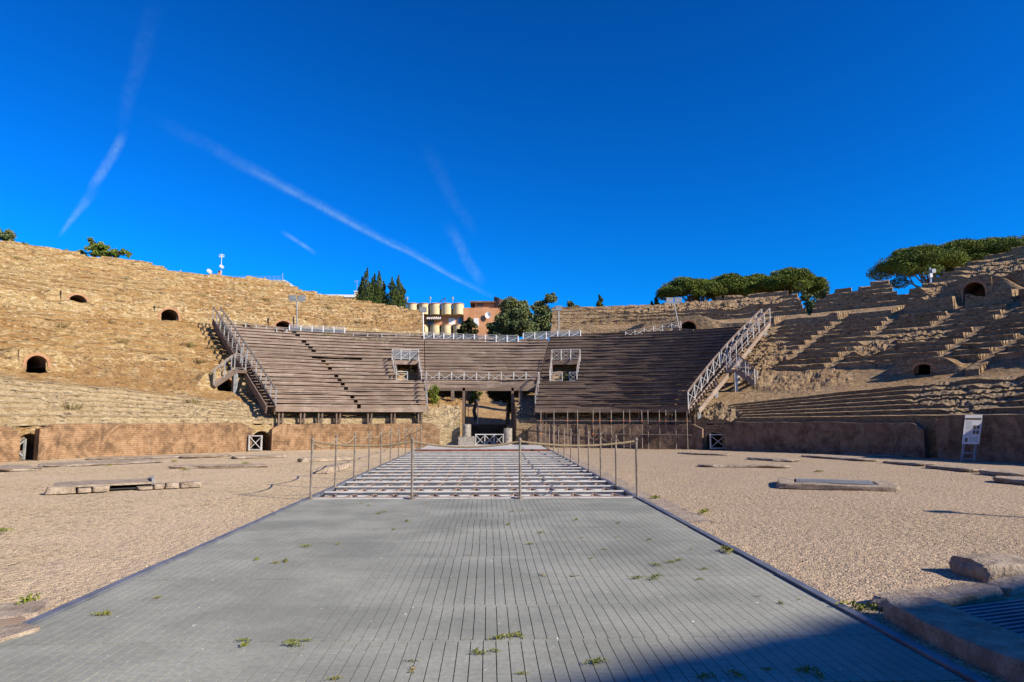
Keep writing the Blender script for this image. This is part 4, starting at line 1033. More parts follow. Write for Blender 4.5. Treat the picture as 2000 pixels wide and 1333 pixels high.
cypress('small pointed conifer tip above the right rear wall', [(1172, 579, 15)], 60, 23); cypress('tiny dark conifer tip left of the pine row', [(1280, 582, 10), (1274, 592, 6)], 60, 24)
def round_tree(label, blobs, Y, seed, material='gum_leaf', zb=3.0, n=700, size=.13, name='leafy_tree'):
    rng = np.random.default_rng(seed); b0 = at(blobs[0][0], blobs[0][1], Y); t = thing(name, label, 'tree', (b0[0], Y, zb)); cl = []; m = MB()
    fork = np.array([b0[0], Y, b0[2] - blobs[0][2] * Y / F * .6]); limb(m, (b0[0], Y, zb), fork, .22, .14, rng)
    for (px, py, rp) in blobs:
        p = at(px, py, Y); r = rp * Y / F; limb(m, fork, p, .09, .02, rng, 6, .3)
        for k in range(max(5, int(rp / 1.3))):
            d = rng.normal(size=3); d /= np.linalg.norm(d); q = p + d * r * rng.uniform(.35, .95) * np.array([1, .8, 1]); s_ = r * rng.uniform(.28, .5)
            cl.append((q, (s_, s_, s_ * .8), (s_ / .5) ** 1.3))
    obj('trunk', m, 'bark', t); crown('crown', cl, n * .35, size, material, t, seed, .1, .7, .35)
round_tree('large leafy tree standing behind the centre of the wooden stand', [(1000, 618, 36), (985, 636, 30), (1022, 636, 28), (1008, 602, 22), (966, 642, 19), (1036, 650, 20), (1020, 610, 20)], 60, 31)
round_tree('tall loose eucalyptus right of the large leafy tree', [(1065, 615, 24), (1072, 588, 17), (1050, 640, 24), (1080, 630, 18), (1054, 602, 16), (1066, 640, 22)], 63, 32, n=520)
round_tree('small round tree top just over the right rear wall', [(1116, 598, 11), (1128, 603, 8)], 62, 33)
round_tree('small dark tree in front of the orange building', [(916, 640, 18), (902, 655, 13), (928, 652, 12), (920, 626, 8)], 58, 34, 'dark_leaf', n=600)
round_tree('shadowed grey green tree in the gap beside the right rear wall', [(1592, 590, 19), (1578, 612, 20), (1608, 580, 15), (1572, 578, 13), (1586, 628, 16), (1598, 606, 14)], 56, 35, n=420)
round_tree('dark tree shading the slope seen through the portal', [(992, 768, 26), (965, 764, 20), (1004, 792, 18)], 60, 36, 'dark_leaf', .5)
round_tree('lighter bush at the left of the slope seen through the portal', [(928, 770, 16), (918, 782, 12)], 62, 37, 'bush_leaf', .5, n=450)
def bush_px(label, blobs, Y, seed, material='bush_leaf', size=.14, n=420, name='shrub'): round_tree(label, blobs, Y, seed, material, at(blobs[0][0], blobs[0][1] + 30, Y)[2], n, size, name)
bush_px('shrub with a tall sprig on the left rim above the first upper arch', [(185, 488, 15), (205, 490, 16), (178, 468, 6), (222, 494, 12), (163, 494, 9), (243, 491, 9), (252, 500, 7)], 54, 41)
bush_px('dark shrub at the left frame edge on top of the rim', [(12, 463, 15), (-8, 458, 14), (26, 468, 8)], 50, 42, 'gum_leaf')
bush_px('tiny shrub on the rim right of the dark edge shrub', [(56, 480, 7), (44, 478, 4)], 51, 43)
bush_px('low scrub along the rim left of the sprigged shrub', [(132, 494, 6), (145, 496, 5)], 53, 44)
bush_px('yellowish scrub on the rim below the right umbrella pines', [(1898, 520, 10), (1912, 516, 7)], 47, 45, 'dry_weed')
def ivy(label, pts, seed, material='bush_leaf', size=.06, n=60, rad=.16):
    rng = np.random.default_rng(seed); cl = [(np.array(p), (rad * rng.uniform(.7, 1.3), rad * .6, rad * rng.uniform(.5, 1)), 1) for p in pts]
    return tag(crown('creeper', cl, n, size, material, None, seed, .2, .8, .2), label, 'creeper')
def wp(px, py, up=.05): return wpt(px, py) + np.array([0, -.05, up])
rng = np.random.default_rng(3)
ivy('green creeper spilling over the top of the left wooden rows', [wp(x_, 656 + 5 * rng.random()) for x_ in np.linspace(612, 690, 16)] + [wp(x_, 664 + 5 * rng.random()) for x_ in np.linspace(690, 765, 16)], 51, n=70)
ivy('yellow green creeper trailing down beside the left doorway', [wp(748 + 8 * rng.random(), y_) for y_ in np.linspace(662, 684, 7)], 52)
ivy('sparse creeper growing between rows in the middle of the left section', [wp(x_, y_) for x_, y_ in ((604, 682), (610, 686), (655, 684), (660, 690), (670, 696), (676, 702), (715, 690), (728, 694))], 53, 'gum_leaf', n=26, rad=.13)
ivy('ivy clump at the right end of the low rail by the floodlight pole', [wp(x_, 657 + 6 * rng.random()) for x_ in np.linspace(812, 826, 5)], 54)
ivy('bright ivy hanging down beside the left end of the bridge', [at(841 + 14 * rng.random(), y_, 38.2) for y_ in np.linspace(757, 792, 16)], 55, n=70, rad=.2)
ivy('green plants growing inside the right doorway', [at(x_, y_, 41.0) for x_, y_ in ((1090, 742), (1098, 738), (1106, 742), (1114, 736), (1122, 741), (1104, 734))], 56, 'gum_leaf', n=60, rad=.2)
# dry tussocks on the stones
def tussock(seed, mats='dry_weed', n=70, h=.16, w_=.16):
    rng = np.random.default_rng(seed); VV = []; 
    for k in range(n):
        a = rng.uniform(0, 6.283); r = w_ * math.sqrt(rng.random()); b_ = np.array([r * math.cos(a), r * math.sin(a), 0]); d = np.array([math.cos(a) * rng.uniform(.2, .9), math.sin(a) * rng.uniform(.2, .9), 1.0]); d *= h * rng.uniform(.5, 1.1)
        sd = np.cross(d, [0, 0, 1.0]); sd = sd / max(np.linalg.norm(sd), 1e-6) * .012
        VV += [b_ - sd, b_ + sd, b_ + d * .6 + sd * .8, b_ + d]
    return np.array(VV), np.arange(4 * n).reshape(n, 4), np.repeat(rng.random(n), 4)
def bank_hit(px, py): t, r = cav(px, py); return P(t, r, 1.3 + K * r)
tv, tf_, tt_ = tussock(9, h=.30, w_=.26, n=90); proto = None
spots = [(872, 0)]; lst = [(218, 634), (238, 672), (325, 560), (352, 555), (395, 583), (476, 561), (505, 566), (30, 510), (160, 535), (265, 595), (372, 640), (412, 686), (390, 710), (318, 674), (120, 640), (70, 655), (450, 590), (520, 590), (640, 605), (700, 632), (1200, 620), (1260, 640), (1160, 628), (1415, 596), (140, 802), (375, 790), (18, 707), (372, 680), (245, 548)]
gl_ = 'dry tufts growing on the stone tiers'
for i, (px, py) in enumerate(lst):
    p = bank_hit(px, py)
    if proto is None:
        proto = link_mesh('grass_tuft', tv, tf_, 'dry_weed', None, tt_); proto.location = tuple(p); tag(proto, 'dry tuft of brown grass growing between worn stone rows', 'grass tuft', gl_)
    else: copy_tree(proto, p, None, None, i * .7, .7 + .6 * ((i * 37) % 10) / 10)
# weeds in the grating
def weed(seed, n, w_, h, flat):
    rng = np.random.default_rng(seed); VV = []; TT = []
    for k in range(n):
        a = rng.uniform(0, 6.283); r = w_ * rng.random(); b_ = np.array([r * math.cos(a) * 1.5, r * math.sin(a) * .5, .005 + rng.random() * h * .6]); d = np.array([rng.normal(), rng.normal(), rng.uniform(.1, 1.0) * flat]); d *= rng.uniform(.012, .028) / np.linalg.norm(d)
        sd = np.cross(d, rng.normal(size=3)); sd = sd / max(np.linalg.norm(sd), 1e-6) * .007
        VV += [b_ - d * .2, b_ + d * .5 + sd, b_ + d, b_ + d * .5 - sd]; TT += [rng.random()] * 4
    return np.array(VV), np.arange(4 * n).reshape(n, 4), np.array(TT)
KINDS_ = [weed(1, 95, .075, .06, 1.2), weed(2, 110, .10, .06, 1.0), weed(3, 70, .06, .05, .9), weed(4, 30, .07, .02, .5)]
protos = [None] * 4
wl = [(705, 984, 2), (750, 1001, 1), (740, 1004, 2), (720, 988, 0), (795, 1019, 0), (735, 1035, 3), (770, 1035, 2), (890, 1003, 3), (943, 1017, 3), (1000, 1000, 1), (1020, 999, 0), (993, 1026, 2), (1056, 1042, 2), (1125, 1017, 0), (1207, 1023, 2), (1135, 1052, 3), (1205, 1050, 3), (1034, 1064, 0), (1268, 1055, 1), (1180, 1075, 0), (1155, 1092, 0), (1060, 1125, 3), (1120, 1127, 3), (1245, 1131, 1), (1275, 1133, 1), (1283, 1127, 1), (1310, 1100, 1), (1326, 1096, 1), (1375, 1113, 1), (1368, 1133, 0), (1350, 1074, 2), (1280, 1106, 0), (597, 1069, 1), (558, 1098, 0), (538, 1101, 2), (502, 1094, 0), (915, 1085, 3), (660, 1064, 2), (476, 1253, 1), (570, 1254, 1), (598, 1253, 1), (572, 1263, 0), (478, 1262, 2), (975, 1249, 1), (1000, 1245, 1), (1015, 1243, 0), (938, 1279, 1), (930, 1273, 2), (967, 1274, 0), (655, 1328, 1), (1020, 1318, 1), (1165, 1297, 1), (805, 1311, 3), (805, 1293, 3), (195, 1203, 1), (210, 1200, 0), (308, 1169, 2), (1525, 1180, 2), (1480, 1166, 3), (1560, 1172, 3), (1500, 1310, 1), (1575, 1313, 1), (1440, 1322, 0), (1380, 1325, 0), (1600, 1322, 0)]
for i, (px, py, k) in enumerate(wl):
    p = ground(px, py, .005); s_ = .36 + .34 * ((i * 29) % 10) / 10
    if protos[k] is None:
        V, Fq, T = KINDS_[k]; o = link_mesh('weed', V, Fq, 'weed_leaf' if k != 3 else 'dry_weed', None, T); o.location = tuple(p); o.scale = (.42,) * 3; protos[k] = o
        tag(o, ['small green weed sprouting through the grey grating', 'spreading yellow green weed patch on the grey grating', 'tiny weed tuft on the grey grating', 'thin wilted weed on the grey grating'][k], 'weed', 'weeds on the grating deck')
    else: copy_tree(protos[k], p, None, None, (i * 1.3) % 6.28 if k != 1 else ((i * .9) % .6), s_)
for i, (px, py) in enumerate([(4, 1041), (1280, 975), (215, 910), (340, 903), (360, 920), (1375, 1003), (1420, 1200 - 120), (1685, 1195), (1600, 923), (480, 907), (55, 1180)]):
    o = copy_tree(protos[1 if i % 2 else 0], ground(px, py, .0), 'green weed growing in the gravel of the arena floor', 'weeds in the gravel', i * .8, 1.4)

# ------------------------------------------------------------------ stones and slabs on the floor
def rock_mesh(cx_, cy_, sx, sy, h, seed, rough=.12, nz=5, rot=0.0):
    n = 90; vs = []; ca, sa = math.cos(rot), math.sin(rot); rings = [(1.0, -.05), (1.0, .5), (.985, .85), (.955, 1.0), (.6, 1.02), (.25, 1.0)]
    for (q, z) in rings:
        for k in range(n):
            a = 2 * math.pi * k / n; c, s_ = math.cos(a), math.sin(a); e = .38
            x = math.copysign(abs(c) ** e, c) * sx / 2 * q; y = math.copysign(abs(s_) ** e, s_) * sy / 2 * q
            d = 1 + rough * fbm(x * 3 / max(sx, .3) + seed, y * 3, z, seed, 4); x *= d; x += rough * .12 * fbm(x * 14, y * 14, z * 3, seed + 1, 3); y *= 1 + rough * 1.2 * fbm(x * 2.2, y * 2 + seed, z, seed + 3, 4)
            vs.append((cx_ + x * ca - y * sa, cy_ + x * sa + y * ca, z * h + (h * .25 * fbm(x * 2, y * 2, seed, seed + 7) if z > .5 else 0)))
    m = MB(); R_ = len(rings); fs = [(j * n + k, j * n + (k + 1) % n, (j + 1) * n + (k + 1) % n, (j + 1) * n + k) for j in range(R_ - 1) for k in range(n)] + [tuple((R_ - 1) * n + k for k in range(n))]
    m.add(vs, fs); return m
def slabstone(name, label, cat, a, b_, depth, h, seed, material='tufa_grey', rough=.12, rot=None, group=None):
    a = np.array(a); b_ = np.array(b_); c = (a + b_) / 2; d = b_ - a; L = np.linalg.norm(d[:2]); an_ = math.atan2(d[1], d[0])
    nrm = np.array([-math.sin(an_), math.cos(an_)]) * depth / 2
    return tag(obj(name, rock_mesh(c[0] + nrm[0], c[1] + nrm[1], L, depth, h, seed, rough, rot=an_), material), label, cat, group)
# right kerbed trapdoor with ribbed grating
a, b_ = ground(1517, 953), ground(1757, 962)
t = thing('trapdoor_curb', 'low stone kerb around a ribbed metal grating on the right of the floor', 'trapdoor', (a + b_) / 2)
d = (b_ - a); L = np.linalg.norm(d); ux = d / L; uy = np.array([-ux[1], ux[0], 0]); Dp = 1.75
for (o0, l, w_, s_) in ((uy * .2, L, .42, 3), (uy * (Dp - .2), L * .98, .4, 5)):
    c = a + ux * L / 2 + o0; obj('curb_stone', rock_mesh(c[0], c[1], l, w_, .10, s_, .16, rot=math.atan2(ux[1], ux[0])), 'slab_stone', t)
for u in (.19, L - .18): c = a + ux * u + uy * Dp / 2; obj('curb_stone', rock_mesh(c[0], c[1], .36, Dp * .7, .105, 7, .16, rot=math.atan2(ux[1], ux[0])), 'slab_stone', t)
m = MB(); n = 44
for k in range(n): c = a + ux * (.42 + (L - .84) * (k + .5) / n) + uy * Dp * .5; m.obox(c, ux, uy, (L - .84) / n * .55, Dp - .7, .07, .118)
obj('ribbed_grating', m, 'grey_steel', t)
# left broken trapdoor
a, b_ = ground(86, 966), ground(330, 954); d = b_ - a; L = np.linalg.norm(d); ux = d / L; uy = np.array([-ux[1], ux[0], 0])
t = thing('broken_trapdoor', 'broken stone kerb with grey slab over a dark hole at left', 'trapdoor', (a + b_) / 2)
u = .0
for k, (l, h) in enumerate(((.5, .12), (.22, .08), (.30, .10), (.0, 0), (.28, .05), (.20, .11), (.26, .10), (.42, .10))):
    if l: c = a + ux * (u + l / 2) * 1.15 + uy * .17; obj('curb_stone', rock_mesh(c[0], c[1], l * 1.1, .34, h, 11 + k, .22, rot=math.atan2(ux[1], ux[0])), 'slab_stone', t)
    u += l if l else .45
c = a + ux * L * .5 + uy * 1.35; obj('curb_stone', rock_mesh(c[0], c[1], L * .86, .3, .12, 31, .2, rot=math.atan2(ux[1], ux[0])), 'slab_stone', t)
m = MB(); c = a + ux * L * .46 + uy * .75; m.obox(c, ux, uy, 1.9, 1.15, .10, .14); obj('cover_slab', m, 'slab_stone', t)
m = MB(); m.obox(c + ux * .95, ux, uy, .06, .9, .06, .20); obj('edge_plate', m, 'grey_steel', t)
m = MB(); m.obox(c, ux, uy, 2.0, 1.1, .012, .03); obj('hole_floor', m, 'pit_dark', t)
SL = [((332, 916), (520, 913), .7, .07), ((590, 903), (700, 898), .5, .12), ((455, 896), (560, 893), .8, .07), ((355, 895), (455, 892), .6, .06), ((0, 922), (90, 917), 2.2, .06), ((95, 913), (330, 902), 1.6, .05), ((170, 899), (380, 893), 1.0, .05), ((1372, 912), (1545, 914), .6, .06), ((1320, 886), (1420, 890), .7, .05), ((1455, 897), (1545, 902), .8, .06), ((1560, 892), (1690, 901), .9, .06), ((1720, 904), (1800, 910), .8, .06), ((1800, 913), (1890, 922), .8, .08), ((1905, 925), (1990, 934), .9, .10), ((1930, 940), (2080, 954), .9, .10), ((1640, 888), (1760, 893), .8, .04), ((640, 925), (690, 912), .4, .14)]
pos_ = ['left', 'right']
names_ = ['long flat slab left of the near lattice post', 'narrow kerb stone beside the left rope posts', 'flat slab in front of the left podium gate', 'small flat slab left of the podium gate slab', 'broad flat slab at the left frame edge near the barrier', 'long low slab in front of the far left podium wall', 'thin slab close under the far left podium wall',
          'flat slab right of the near lattice corner', 'slab under the scaffolding end', 'slab before the right podium gate', 'cracked slab below the long shaded podium', 'short slab left of the information board', 'raised slab before the information board', 'thick slab right of the information board', 'thick slab at the right frame edge', 'thin slab tight under the long shaded podium', 'small kerb stone touching the left slot edge']
for i, (p, q, dp, h) in enumerate(SL): slabstone('stone_slab', names_[i] if len(names_[i].split()) > 3 else names_[i] + ' on the floor', 'stone slab', ground(*p), ground(*q), dp, h, 40 + i, 'slab_stone', .25)
slabstone('boulder', 'rounded pale boulder lying on the gravel at the right frame edge', 'boulder', ground(1928, 1139), ground(2075, 1139), .62, .16, 71, 'slab_stone', .3)
slabstone('white_block', 'white marble lump against the foot of the far left podium', 'marble block', ground(77, 894), ground(112, 893), .45, .30, 73, 'white_rock', .35)
# kerbed sunken gratings in the near corners
t = thing('sunken_grating', 'rough stone kerb round a shaded grating at the bottom right corner', 'grating pit', ground(1800, 1200))
kerbs = [((3.36, 5.52), (3.40, 3.92), .46), ((3.41, 3.86), (3.38, 2.2), .48), ((3.30, 5.70), (4.6, 6.12), .32), ((4.66, 6.16), (6.8, 6.85), .36)]
for i, (p, q, w_) in enumerate(kerbs):
    p = np.array([*p, 0]); q = np.array([*q, 0]); d = q - p; obj('curb_stone', rock_mesh((p[0] + q[0]) / 2, (p[1] + q[1]) / 2, np.linalg.norm(d), w_, .15 if i < 2 else .08, 81 + i, .17, rot=math.atan2(d[1], d[0])), 'slab_stone', t)
m = MB()
for k in range(46):
    y = 5.50 - k * .075; m.beam((3.62, y, .02), (6.9, y + .95, .02), .03, .04)
obj('grating_bars', m, 'blue_steel', t)
m = MB(); m.add([(3.55, 5.55, .006), (6.9, 6.55, .006), (6.9, 2.1, .006), (3.55, 2.1, .006)], [(0, 3, 2, 1)]); obj('dark_sheet', m, 'pit_dark', t)  # flat near-black sheet, painting the darkness below the bars
t = thing('corner_grating', 'weathered kerb and planked grating at the bottom left corner', 'grating pit', ground(40, 1210))
p, q = ground(-80, 1205), ground(95, 1188); d = q - p; obj('curb_stone', rock_mesh(p[0] + d[0] / 2, p[1] + d[1] / 2 - .05, np.linalg.norm(d), .5, .03, 91, .15, rot=math.atan2(d[1], d[0])), 'slab_stone', t)
p, q = ground(-60, 1262), ground(60, 1228); d = q - p; obj('curb_stone', rock_mesh(p[0] + d[0] / 2, p[1] + d[1] / 2, np.linalg.norm(d), .3, .03, 93, .15, rot=math.atan2(d[1], d[0])), 'slab_stone', t)
m = MB()
for k in range(8): p = ground(-60, 1218 + k * 5); q = ground(48, 1208 + k * 4); m.beam(p + zz * .01, q + zz * .01, .022, .03)
obj('grating_bars', m, 'grey_wood', t)

# ------------------------------------------------------------------ information board, lamps
b0 = ground(1882, 899) + np.array([-.28, -.62, 0]); t = thing('information_board', 'white information board on two grey legs leaning before the tall brick wall', 'information board', b0)
vx = np.array([.93, -.36, 0]); vx /= np.linalg.norm(vx); tilt = np.array([.20, .0, 1.0]); 
def ib(u, h, f=0.): return b0 + vx * u + tilt * h + np.array([-.36, -.93, 0]) * f
for u in (-.2, .18): m = MB(); m.beam(ib(u, 0), ib(u, 1.62), .06, .06, (0, 1, 0)); obj('leg', m, 'grey_steel', t)
m = MB(); m.beam(ib(-.24, .08), ib(.22, .08), .06, .05); m.beam(ib(-.24, .30), ib(.22, .30), .05, .05); obj('cross_bar', m, 'grey_steel', t)
def plate(name, u0, u1, h0, h1, f0, f1, material): m = MB(); m.hexa([ib(u, h, f) for f in (f0, f1) for (u, h) in ((u0, h0), (u1, h0), (u1, h1), (u0, h1))]); return obj(name, m, material, t)
plate('board', -.27, .27, .62, 1.68, .03, .06, 'white_paint'); plate('header_strip', -.25, .25, 1.50, 1.57, .0615, .065, 'dark_wood')
for (u, h) in ((.02, 1.16), (.13, 1.16), (.02, .98), (.13, .98), (-.20, .70)): plate('picture', u, u + .09, h, h + .14, .0615, .065, 'dark_wood')
m = MB()
for h in np.arange(.72, 1.45, .045): m.hexa([ib(u, hh, f) for f in (.061, .0625) for (u, hh) in ((-.22 if h > .86 else -.08, h), (-.02 if h > .86 else .2, h), (-.02 if h > .86 else .2, h + .014), (-.22 if h > .86 else -.08, h + .014))])
obj('caption_lines', m, 'grey_steel', t)
def flood(label, base, top, heads, matp='grey_steel'):
    t = thing('floodlight', label, 'floodlight', base); m = MB(); m.tube([base, top], .045, 8); obj('pole', m, matp, t)
    n = len(heads)
    if n > 1: m = MB(); m.beam(np.array(top) + np.array([-.45, 0, -.02]), np.array(top) + np.array([.45, 0, -.02]), .06, .06); obj('cross_arm', m, matp, t)
    for dx in heads:
        c = np.array(top) + np.array([dx, -.05, .2]); m = MB(); m.hexa([c + np.array(q) for q in ((-.27, .10, -.17), (.27, .10, -.17), (.16, .3, -.10), (-.16, .3, -.10), (-.27, -.02, .18), (.27, -.02, .18), (.16, .22, .14), (-.16, .22, .14))]); h = obj('lamp_head', m, 'grey_steel', t)
        m = MB(); m.hexa([c + np.array(q) for q in ((-.23, .07, -.13), (.23, .07, -.13), (.23, .09, -.13), (-.23, .09, -.13), (-.23, -.035, .15), (.23, -.035, .15), (.23, -.015, .15), (-.23, -.015, .15))]); obj('lens', m, 'mesh_panel', h)
def wz_(px, py, Y): return at(px, py, Y)
flood('twin headed floodlight on a dark pole above the left wooden section', wz_(580, 648, 46), wz_(580, 588, 46), (-.31, .31))
flood('single floodlight on a white pole at the left end of the central fence', wz_(827, 664, 47), wz_(826, 611, 47), (0,), 'white_paint')
flood('single dark floodlight before the right rear wall end', wz_(1091, 660, 47.4), wz_(1091, 608, 47.4), (0,))
flood('twin headed floodlight on a leaning pole near the right upper arch', wz_(1328, 650, 46.5), wz_(1316, 592, 46.5), (-.3, .3))
b_ = wz_(1818, 556, 50); t = thing('mast', 'short grey mast with small antenna box on the right rim gap', 'mast', b_); m = MB(); m.tube([b_, b_ + zz * 1.35], .05, 8); obj('pole', m, 'pale_steel', t)
m = MB(); m.box(b_[0] + .05, b_[0] + .35, 49.8, 50.1, b_[2] + .9, b_[2] + 1.2); obj('antenna_box', m, 'mesh_panel', t); m = MB(); m.box(b_[0] - .1, b_[0] + .1, 49.85, 50.1, b_[2] + .55, b_[2] + .85); obj('equipment_box', m, 'white_paint', t)
# a lamp mast right of the frame whose thin shadow crosses the gravel
pt_ = ground(1842, 998); sh = np.array([SUN[0], SUN[1], 0]) / SUN[2]; hh = 4.6; b_ = pt_ + sh * hh
m = MB(); m.tube([(b_[0], b_[1], -.1), (b_[0], b_[1], hh)], .055, 8); t = thing('lamp_mast', 'tall plain lamp mast at the right side of the arena floor', 'lamp mast', b_); obj('pole', m, 'grey_steel', t)
m = MB(); m.box(b_[0] - .05, b_[0] + .3, b_[1] - .1, b_[1] + .1, hh, hh + .1); obj('lamp_head', m, 'grey_steel', t)
# unseen wall added behind the viewer, shaped to shade the bottom right corner
def shade_wall(label, A, B, hgt, th, seed):
    A = np.array(A); B = np.array(B); d = B - A; L = np.linalg.norm(d); ux = d / L; uy = np.array([-ux[1], ux[0]]); n = 60; m = MB()
    for k in range(n):
        u0, u1 = L * k / n, L * (k + 1) / n; tz = hgt + .10 * fbm(u0 * .5, 0, seed, seed) + .06 * fbm(u0 * 2.2, 0, seed, seed)
        sg_ = 1 if uy @ SUN[:2] > 0 else -1; c = A + ux * (u0 + u1) / 2 + uy * sg_ * th / 2; m.obox((c[0], c[1], 0), (*ux, 0), (*uy, 0), u1 - u0, th, -.2, tz)
    return tag(obj('shadow_wall', m, 'brick_arch'), label, 'ruined wall')
E1, E2 = ground(1040, 1333), ground(1650, 1209); hp = 15.0; q1, q2 = E1 + sh * hp, E2 + sh * hp; dv = (q2 - q1)
shade_wall('unseen wall added behind the viewpoint to shade the bottom right corner', (q1 - dv * .06)[:2], (q2 + dv * 1.25)[:2], hp, 1.2, 5)

# ------------------------------------------------------------------ houses beyond the ruins
def px_box(m, xa, xb, ya, yb, Y, depth, dz=0): p = at(xa, yb, Y); q = at(xb, ya, Y); m.box(p[0], q[0], Y, Y + depth, p[2] + dz, q[2])
YB = 72.0
t = thing('apartment_block', 'cream apartment block with two rows of rounded balconies and striped awning', 'apartment building', at(850, 660, YB))
m = MB(); px_box(m, 792, 908, 604, 690, YB + .9, 6); obj('wall', m, 'orange_render', t)
def balcony(px, ya, yb, wpx):
    c = at(px, yb, YB + .9); r = wpx * YB / F / 2; z1 = at(px, ya, YB + .9)[2]; m = MB(); n = 14; vs = []
    for z in (c[2], z1):
        for k in range(n + 1): a = math.pi * k / n; vs.append((c[0] - r * math.cos(a), YB + .9 - .95 * math.sin(a) ** .8, z))
    fs = [(k, k + 1, n + 2 + k, n + 1 + k) for k in range(n)] + [tuple(range(n + 1))[::-1], tuple(range(n + 1, 2 * n + 2))]
    m.add(vs, fs); b2 = obj('balcony', m, 'cream_render', t)
    m = MB(); m.tube([(c[0] - r * math.cos(a) * 1.02, YB + .9 - .97 * max(math.sin(a), 0) ** .8, z1 + .03) for a in np.linspace(0, math.pi, 12)], .045, 6); obj('coping', m, 'orange_render', b2)
for px in (806, 828, 850, 872.5, 895): balcony(px, 596, 616, 22)
for px in (812, 828, 850, 872, 895): balcony(px, 637, 657, 22)
def pane(root, name, xa, xb, ya, yb, Y, material, d=.06): m = MB(); px_box(m, xa, xb, ya, yb, Y - d, d - .004); return obj(name, m, material, root)
pane(t, 'window', 836, 848, 626, 640, YB + .9, 'glass'); pane(t, 'shutter', 876, 889, 622, 640, YB + .9, 'white_paint'); pane(t, 'window', 893, 903, 622, 640, YB + .9, 'glass'); pane(t, 'window', 815, 826, 626, 640, YB + .9, 'dark_wood')
a0, a1 = at(834, 618, YB + .8), at(862, 618, YB + .8); lo_ = at(834, 625, YB)[2]; aw = MB(); aw2 = MB(); n = 14
for k in range(n):
    xa, xb = a0[0] + (a1[0] - a0[0]) * k / n, a0[0] + (a1[0] - a0[0]) * (k + 1) / n
    (aw if k % 2 else aw2).hexa([(xa, YB - .5, lo_), (xb, YB - .5, lo_), (xb, YB + .8, a0[2]), (xa, YB + .8, a0[2]), (xa, YB - .5, lo_ + .03), (xb, YB - .5, lo_ + .03), (xb, YB + .8, a0[2] + .03), (xa, YB + .8, a0[2] + .03)])
awn = obj('awning', aw, 'white_paint', t); obj('awning_stripes', aw2, 'brown_roof', awn)
p = at(866, 588, YB + 3); m = MB(); m.hexa([p + np.array(q) for q in ((-.55, -.3, -.35), (.25, -.3, .18), (.25, .5, .45), (-.55, .5, -.08), (-.55, -.33, -.28), (.25, -.33, .25), (.25, .47, .52), (-.55, .47, -.01))]); sp = obj('solar_panel', m, 'glass', t)
m = MB(); m.beam(p + np.array([-.2, 0, -.9]), p + np.array([-.2, 0, 0]), .06, .06); m.beam(p + np.array([.2, .2, -.9]), p + np.array([.2, .2, .3]), .06, .06); obj('bracket', m, 'rust_steel', sp)
for px in (795, 840, 884): m = MB(); q = at(px, 597, YB + 2); m.tube([q, q + zz * .75], .04, 6); m.cyl(q[0], q[1], q[2] + .7, q[2] + .95, .12, 8); obj('vent_pipe', m, 'grey_steel', t)
t = thing('orange_house', 'orange rendered house with a rounded stair tower behind the central trees', 'house', at(945, 660, YB))
m = MB(); px_box(m, 905, 985, 602, 690, YB + .5, 6); obj('wall', m, 'orange_render', t)
m = MB(); px_box(m, 928, 975, 590, 602, YB + 1.6, 4); obj('upper_storey', m, 'orange_render', t)
m = MB(); px_box(m, 918, 970, 588.5, 591, YB + 1.2, 4); obj('roof_slab', m, 'brown_roof', t)
p = at(980, 610, YB + 1.8); r = 16 * YB / F; m = MB(); n = 20; vs = []
for k in range(n): a = 2 * math.pi * k / n; vs.append((p[0] + r * math.cos(a), p[1] + r * math.sin(a), p[2] - 1))
for k in range(n): a = 2 * math.pi * k / n; vs.append((p[0] + r * math.cos(a), p[1] + r * math.sin(a), at(980, 588, YB + 1.8)[2] - .45 * math.cos(a)))
m.add(vs, [(k, (k + 1) % n, n + (k + 1) % n, n + k) for k in range(n)] + [tuple(range(n, 2 * n))]); obj('stair_tower', m, 'brown_roof', t)
pane(t, 'window', 925, 935, 622, 637, YB + .5, 'white_paint'); pane(t, 'window', 931, 944, 592.5, 600, YB + 1.6, 'dark_wood')
p = at(953, 616, YB + .2); m = MB(); n = 16; m.add([(p[0] + .32 * math.cos(2 * math.pi * k / n), p[1] - .05 * (k % 1), p[2] + .36 * math.sin(2 * math.pi * k / n)) for k in range(n)] + [(p[0], p[1] + .14, p[2])], [(k, (k + 1) % n, n) for k in range(n)]); dsh = obj('satellite_dish', m, 'white_paint', t); m = MB(); m.tube([p + np.array([0, .14, -.05]), p + np.array([0, .32, -.1])], .04, 6); obj('dish_arm', m, 'grey_steel', dsh)
t = thing('yellow_house', 'yellow house with a thin white flat roof left of the cypresses', 'house', at(668, 600, 74))
m = MB(); px_box(m, 645, 704, 580, 640, 74, 6); obj('wall', m, 'yellow_render', t); m = MB(); px_box(m, 637, 694, 576, 580.5, 73.6, 6.6); obj('flat_roof', m, 'white_paint', t)
m = MB(); px_box(m, 692, 700, 570, 582, 74.5, .6); obj('chimney', m, 'cream_render', t); m = MB(); px_box(m, 691, 701, 568.6, 570.2, 74.4, .8); obj('chimney_cap', m, 'white_paint', t)
pane(t, 'window', 652, 668, 584, 592, 74, 'glass')
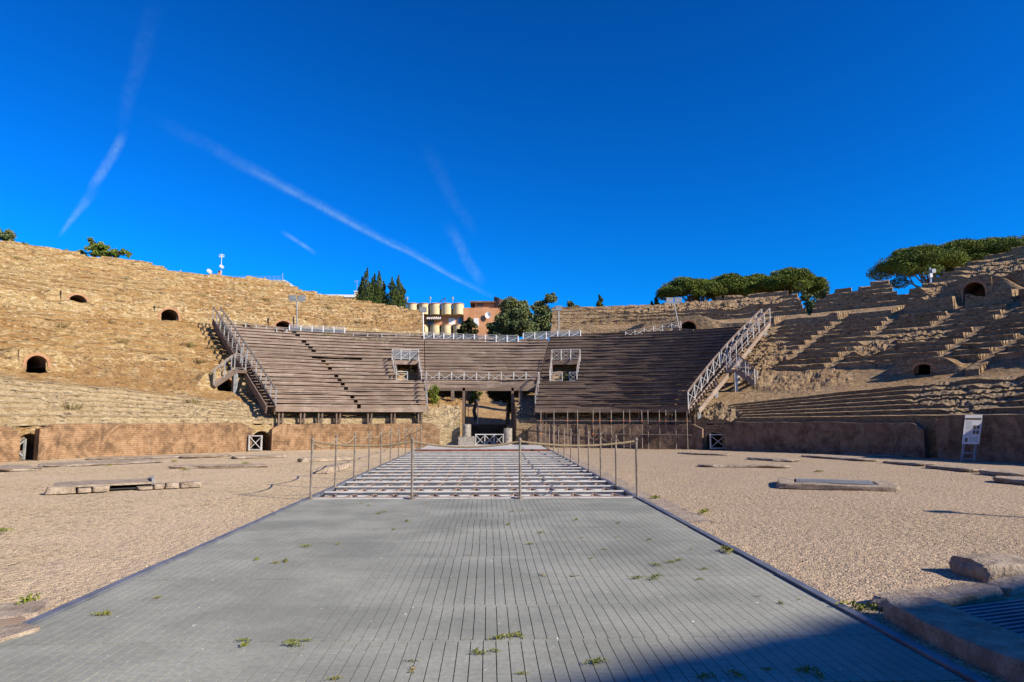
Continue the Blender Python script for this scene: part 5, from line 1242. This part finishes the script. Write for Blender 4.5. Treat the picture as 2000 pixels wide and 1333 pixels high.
q = at(697, 568, 74.8); m = MB(); m.tube([q, q + zz * 1.1], .025, 6); m.beam(q + np.array([-.3, 0, 1.05]), q + np.array([.25, 0, 1.15]), .03, .03); m.beam(q + np.array([-.2, 0, .9]), q + np.array([-.1, 0, 1.2]), .03, .03); obj('aerial', m, 'grey_steel', t)
YR = 76
t = thing('rooftop_house', 'house roof with yellow chimney, antennas and thin railing beyond the left rim', 'house', at(480, 560, YR))
m = MB(); px_box(m, 400, 556, 547, 640, YR, 8); obj('wall', m, 'cream_render', t); m = MB(); px_box(m, 396, 560, 549, 553, YR - .3, 8.4); obj('roof_slab', m, 'mesh_panel', t)
m = MB(); px_box(m, 402, 437, 538, 556, YR + 1, 1.2); obj('chimney_block', m, 'yellow_render', t); m = MB(); px_box(m, 425, 430, 529, 540, YR + 1.2, .4); obj('chimney_pot', m, 'orange_render', t)
m = MB(); q = at(431, 540, YR + 1.3); tz = at(431, 496, YR + 1.3)[2]; m.tube([q, (q[0], q[1], tz)], .03, 6)
for z in (tz - .15, tz - .35): m.beam((q[0] - .3, q[1], z), (q[0] + .3, q[1], z), .05, .09)
obj('aerial_mast', m, 'white_paint', t)
def dish(px, py, r): p = at(px, py, YR + .9); m = MB(); n = 16; ax = np.array([.6, -.5, .45]); ax /= np.linalg.norm(ax); u = np.cross(ax, zz); u /= np.linalg.norm(u); v = np.cross(u, ax); m.add([p + r * (u * math.cos(2 * math.pi * k / n) + v * math.sin(2 * math.pi * k / n)) for k in range(n)] + [p - ax * r * .3], [(k, (k + 1) % n, n) for k in range(n)]); d_ = obj('satellite_dish', m, 'mesh_panel', t); m = MB(); m.tube([p - ax * r * .3, p + np.array([0, .2, -.7])], .03, 6); obj('dish_arm', m, 'grey_steel', d_)
dish(409, 530, .32); dish(433, 521, .28)
m = MB(); pts = [at(px, 549, YR - .1) for px in np.linspace(440, 552, 14)]
for p in pts: m.tube([p, (p[0], p[1], at(500, 540, YR)[2])], .018, 5)
for y in (540, 543.5, 547): a, b_ = at(440, y, YR - .1), at(552, y, YR - .1); m.tube([a, b_], .014, 5)
m.tube([at(552, 552, YR - .1), at(552, 534, YR - .1)], .03, 6); obj('roof_railing', m, 'grey_steel', t)
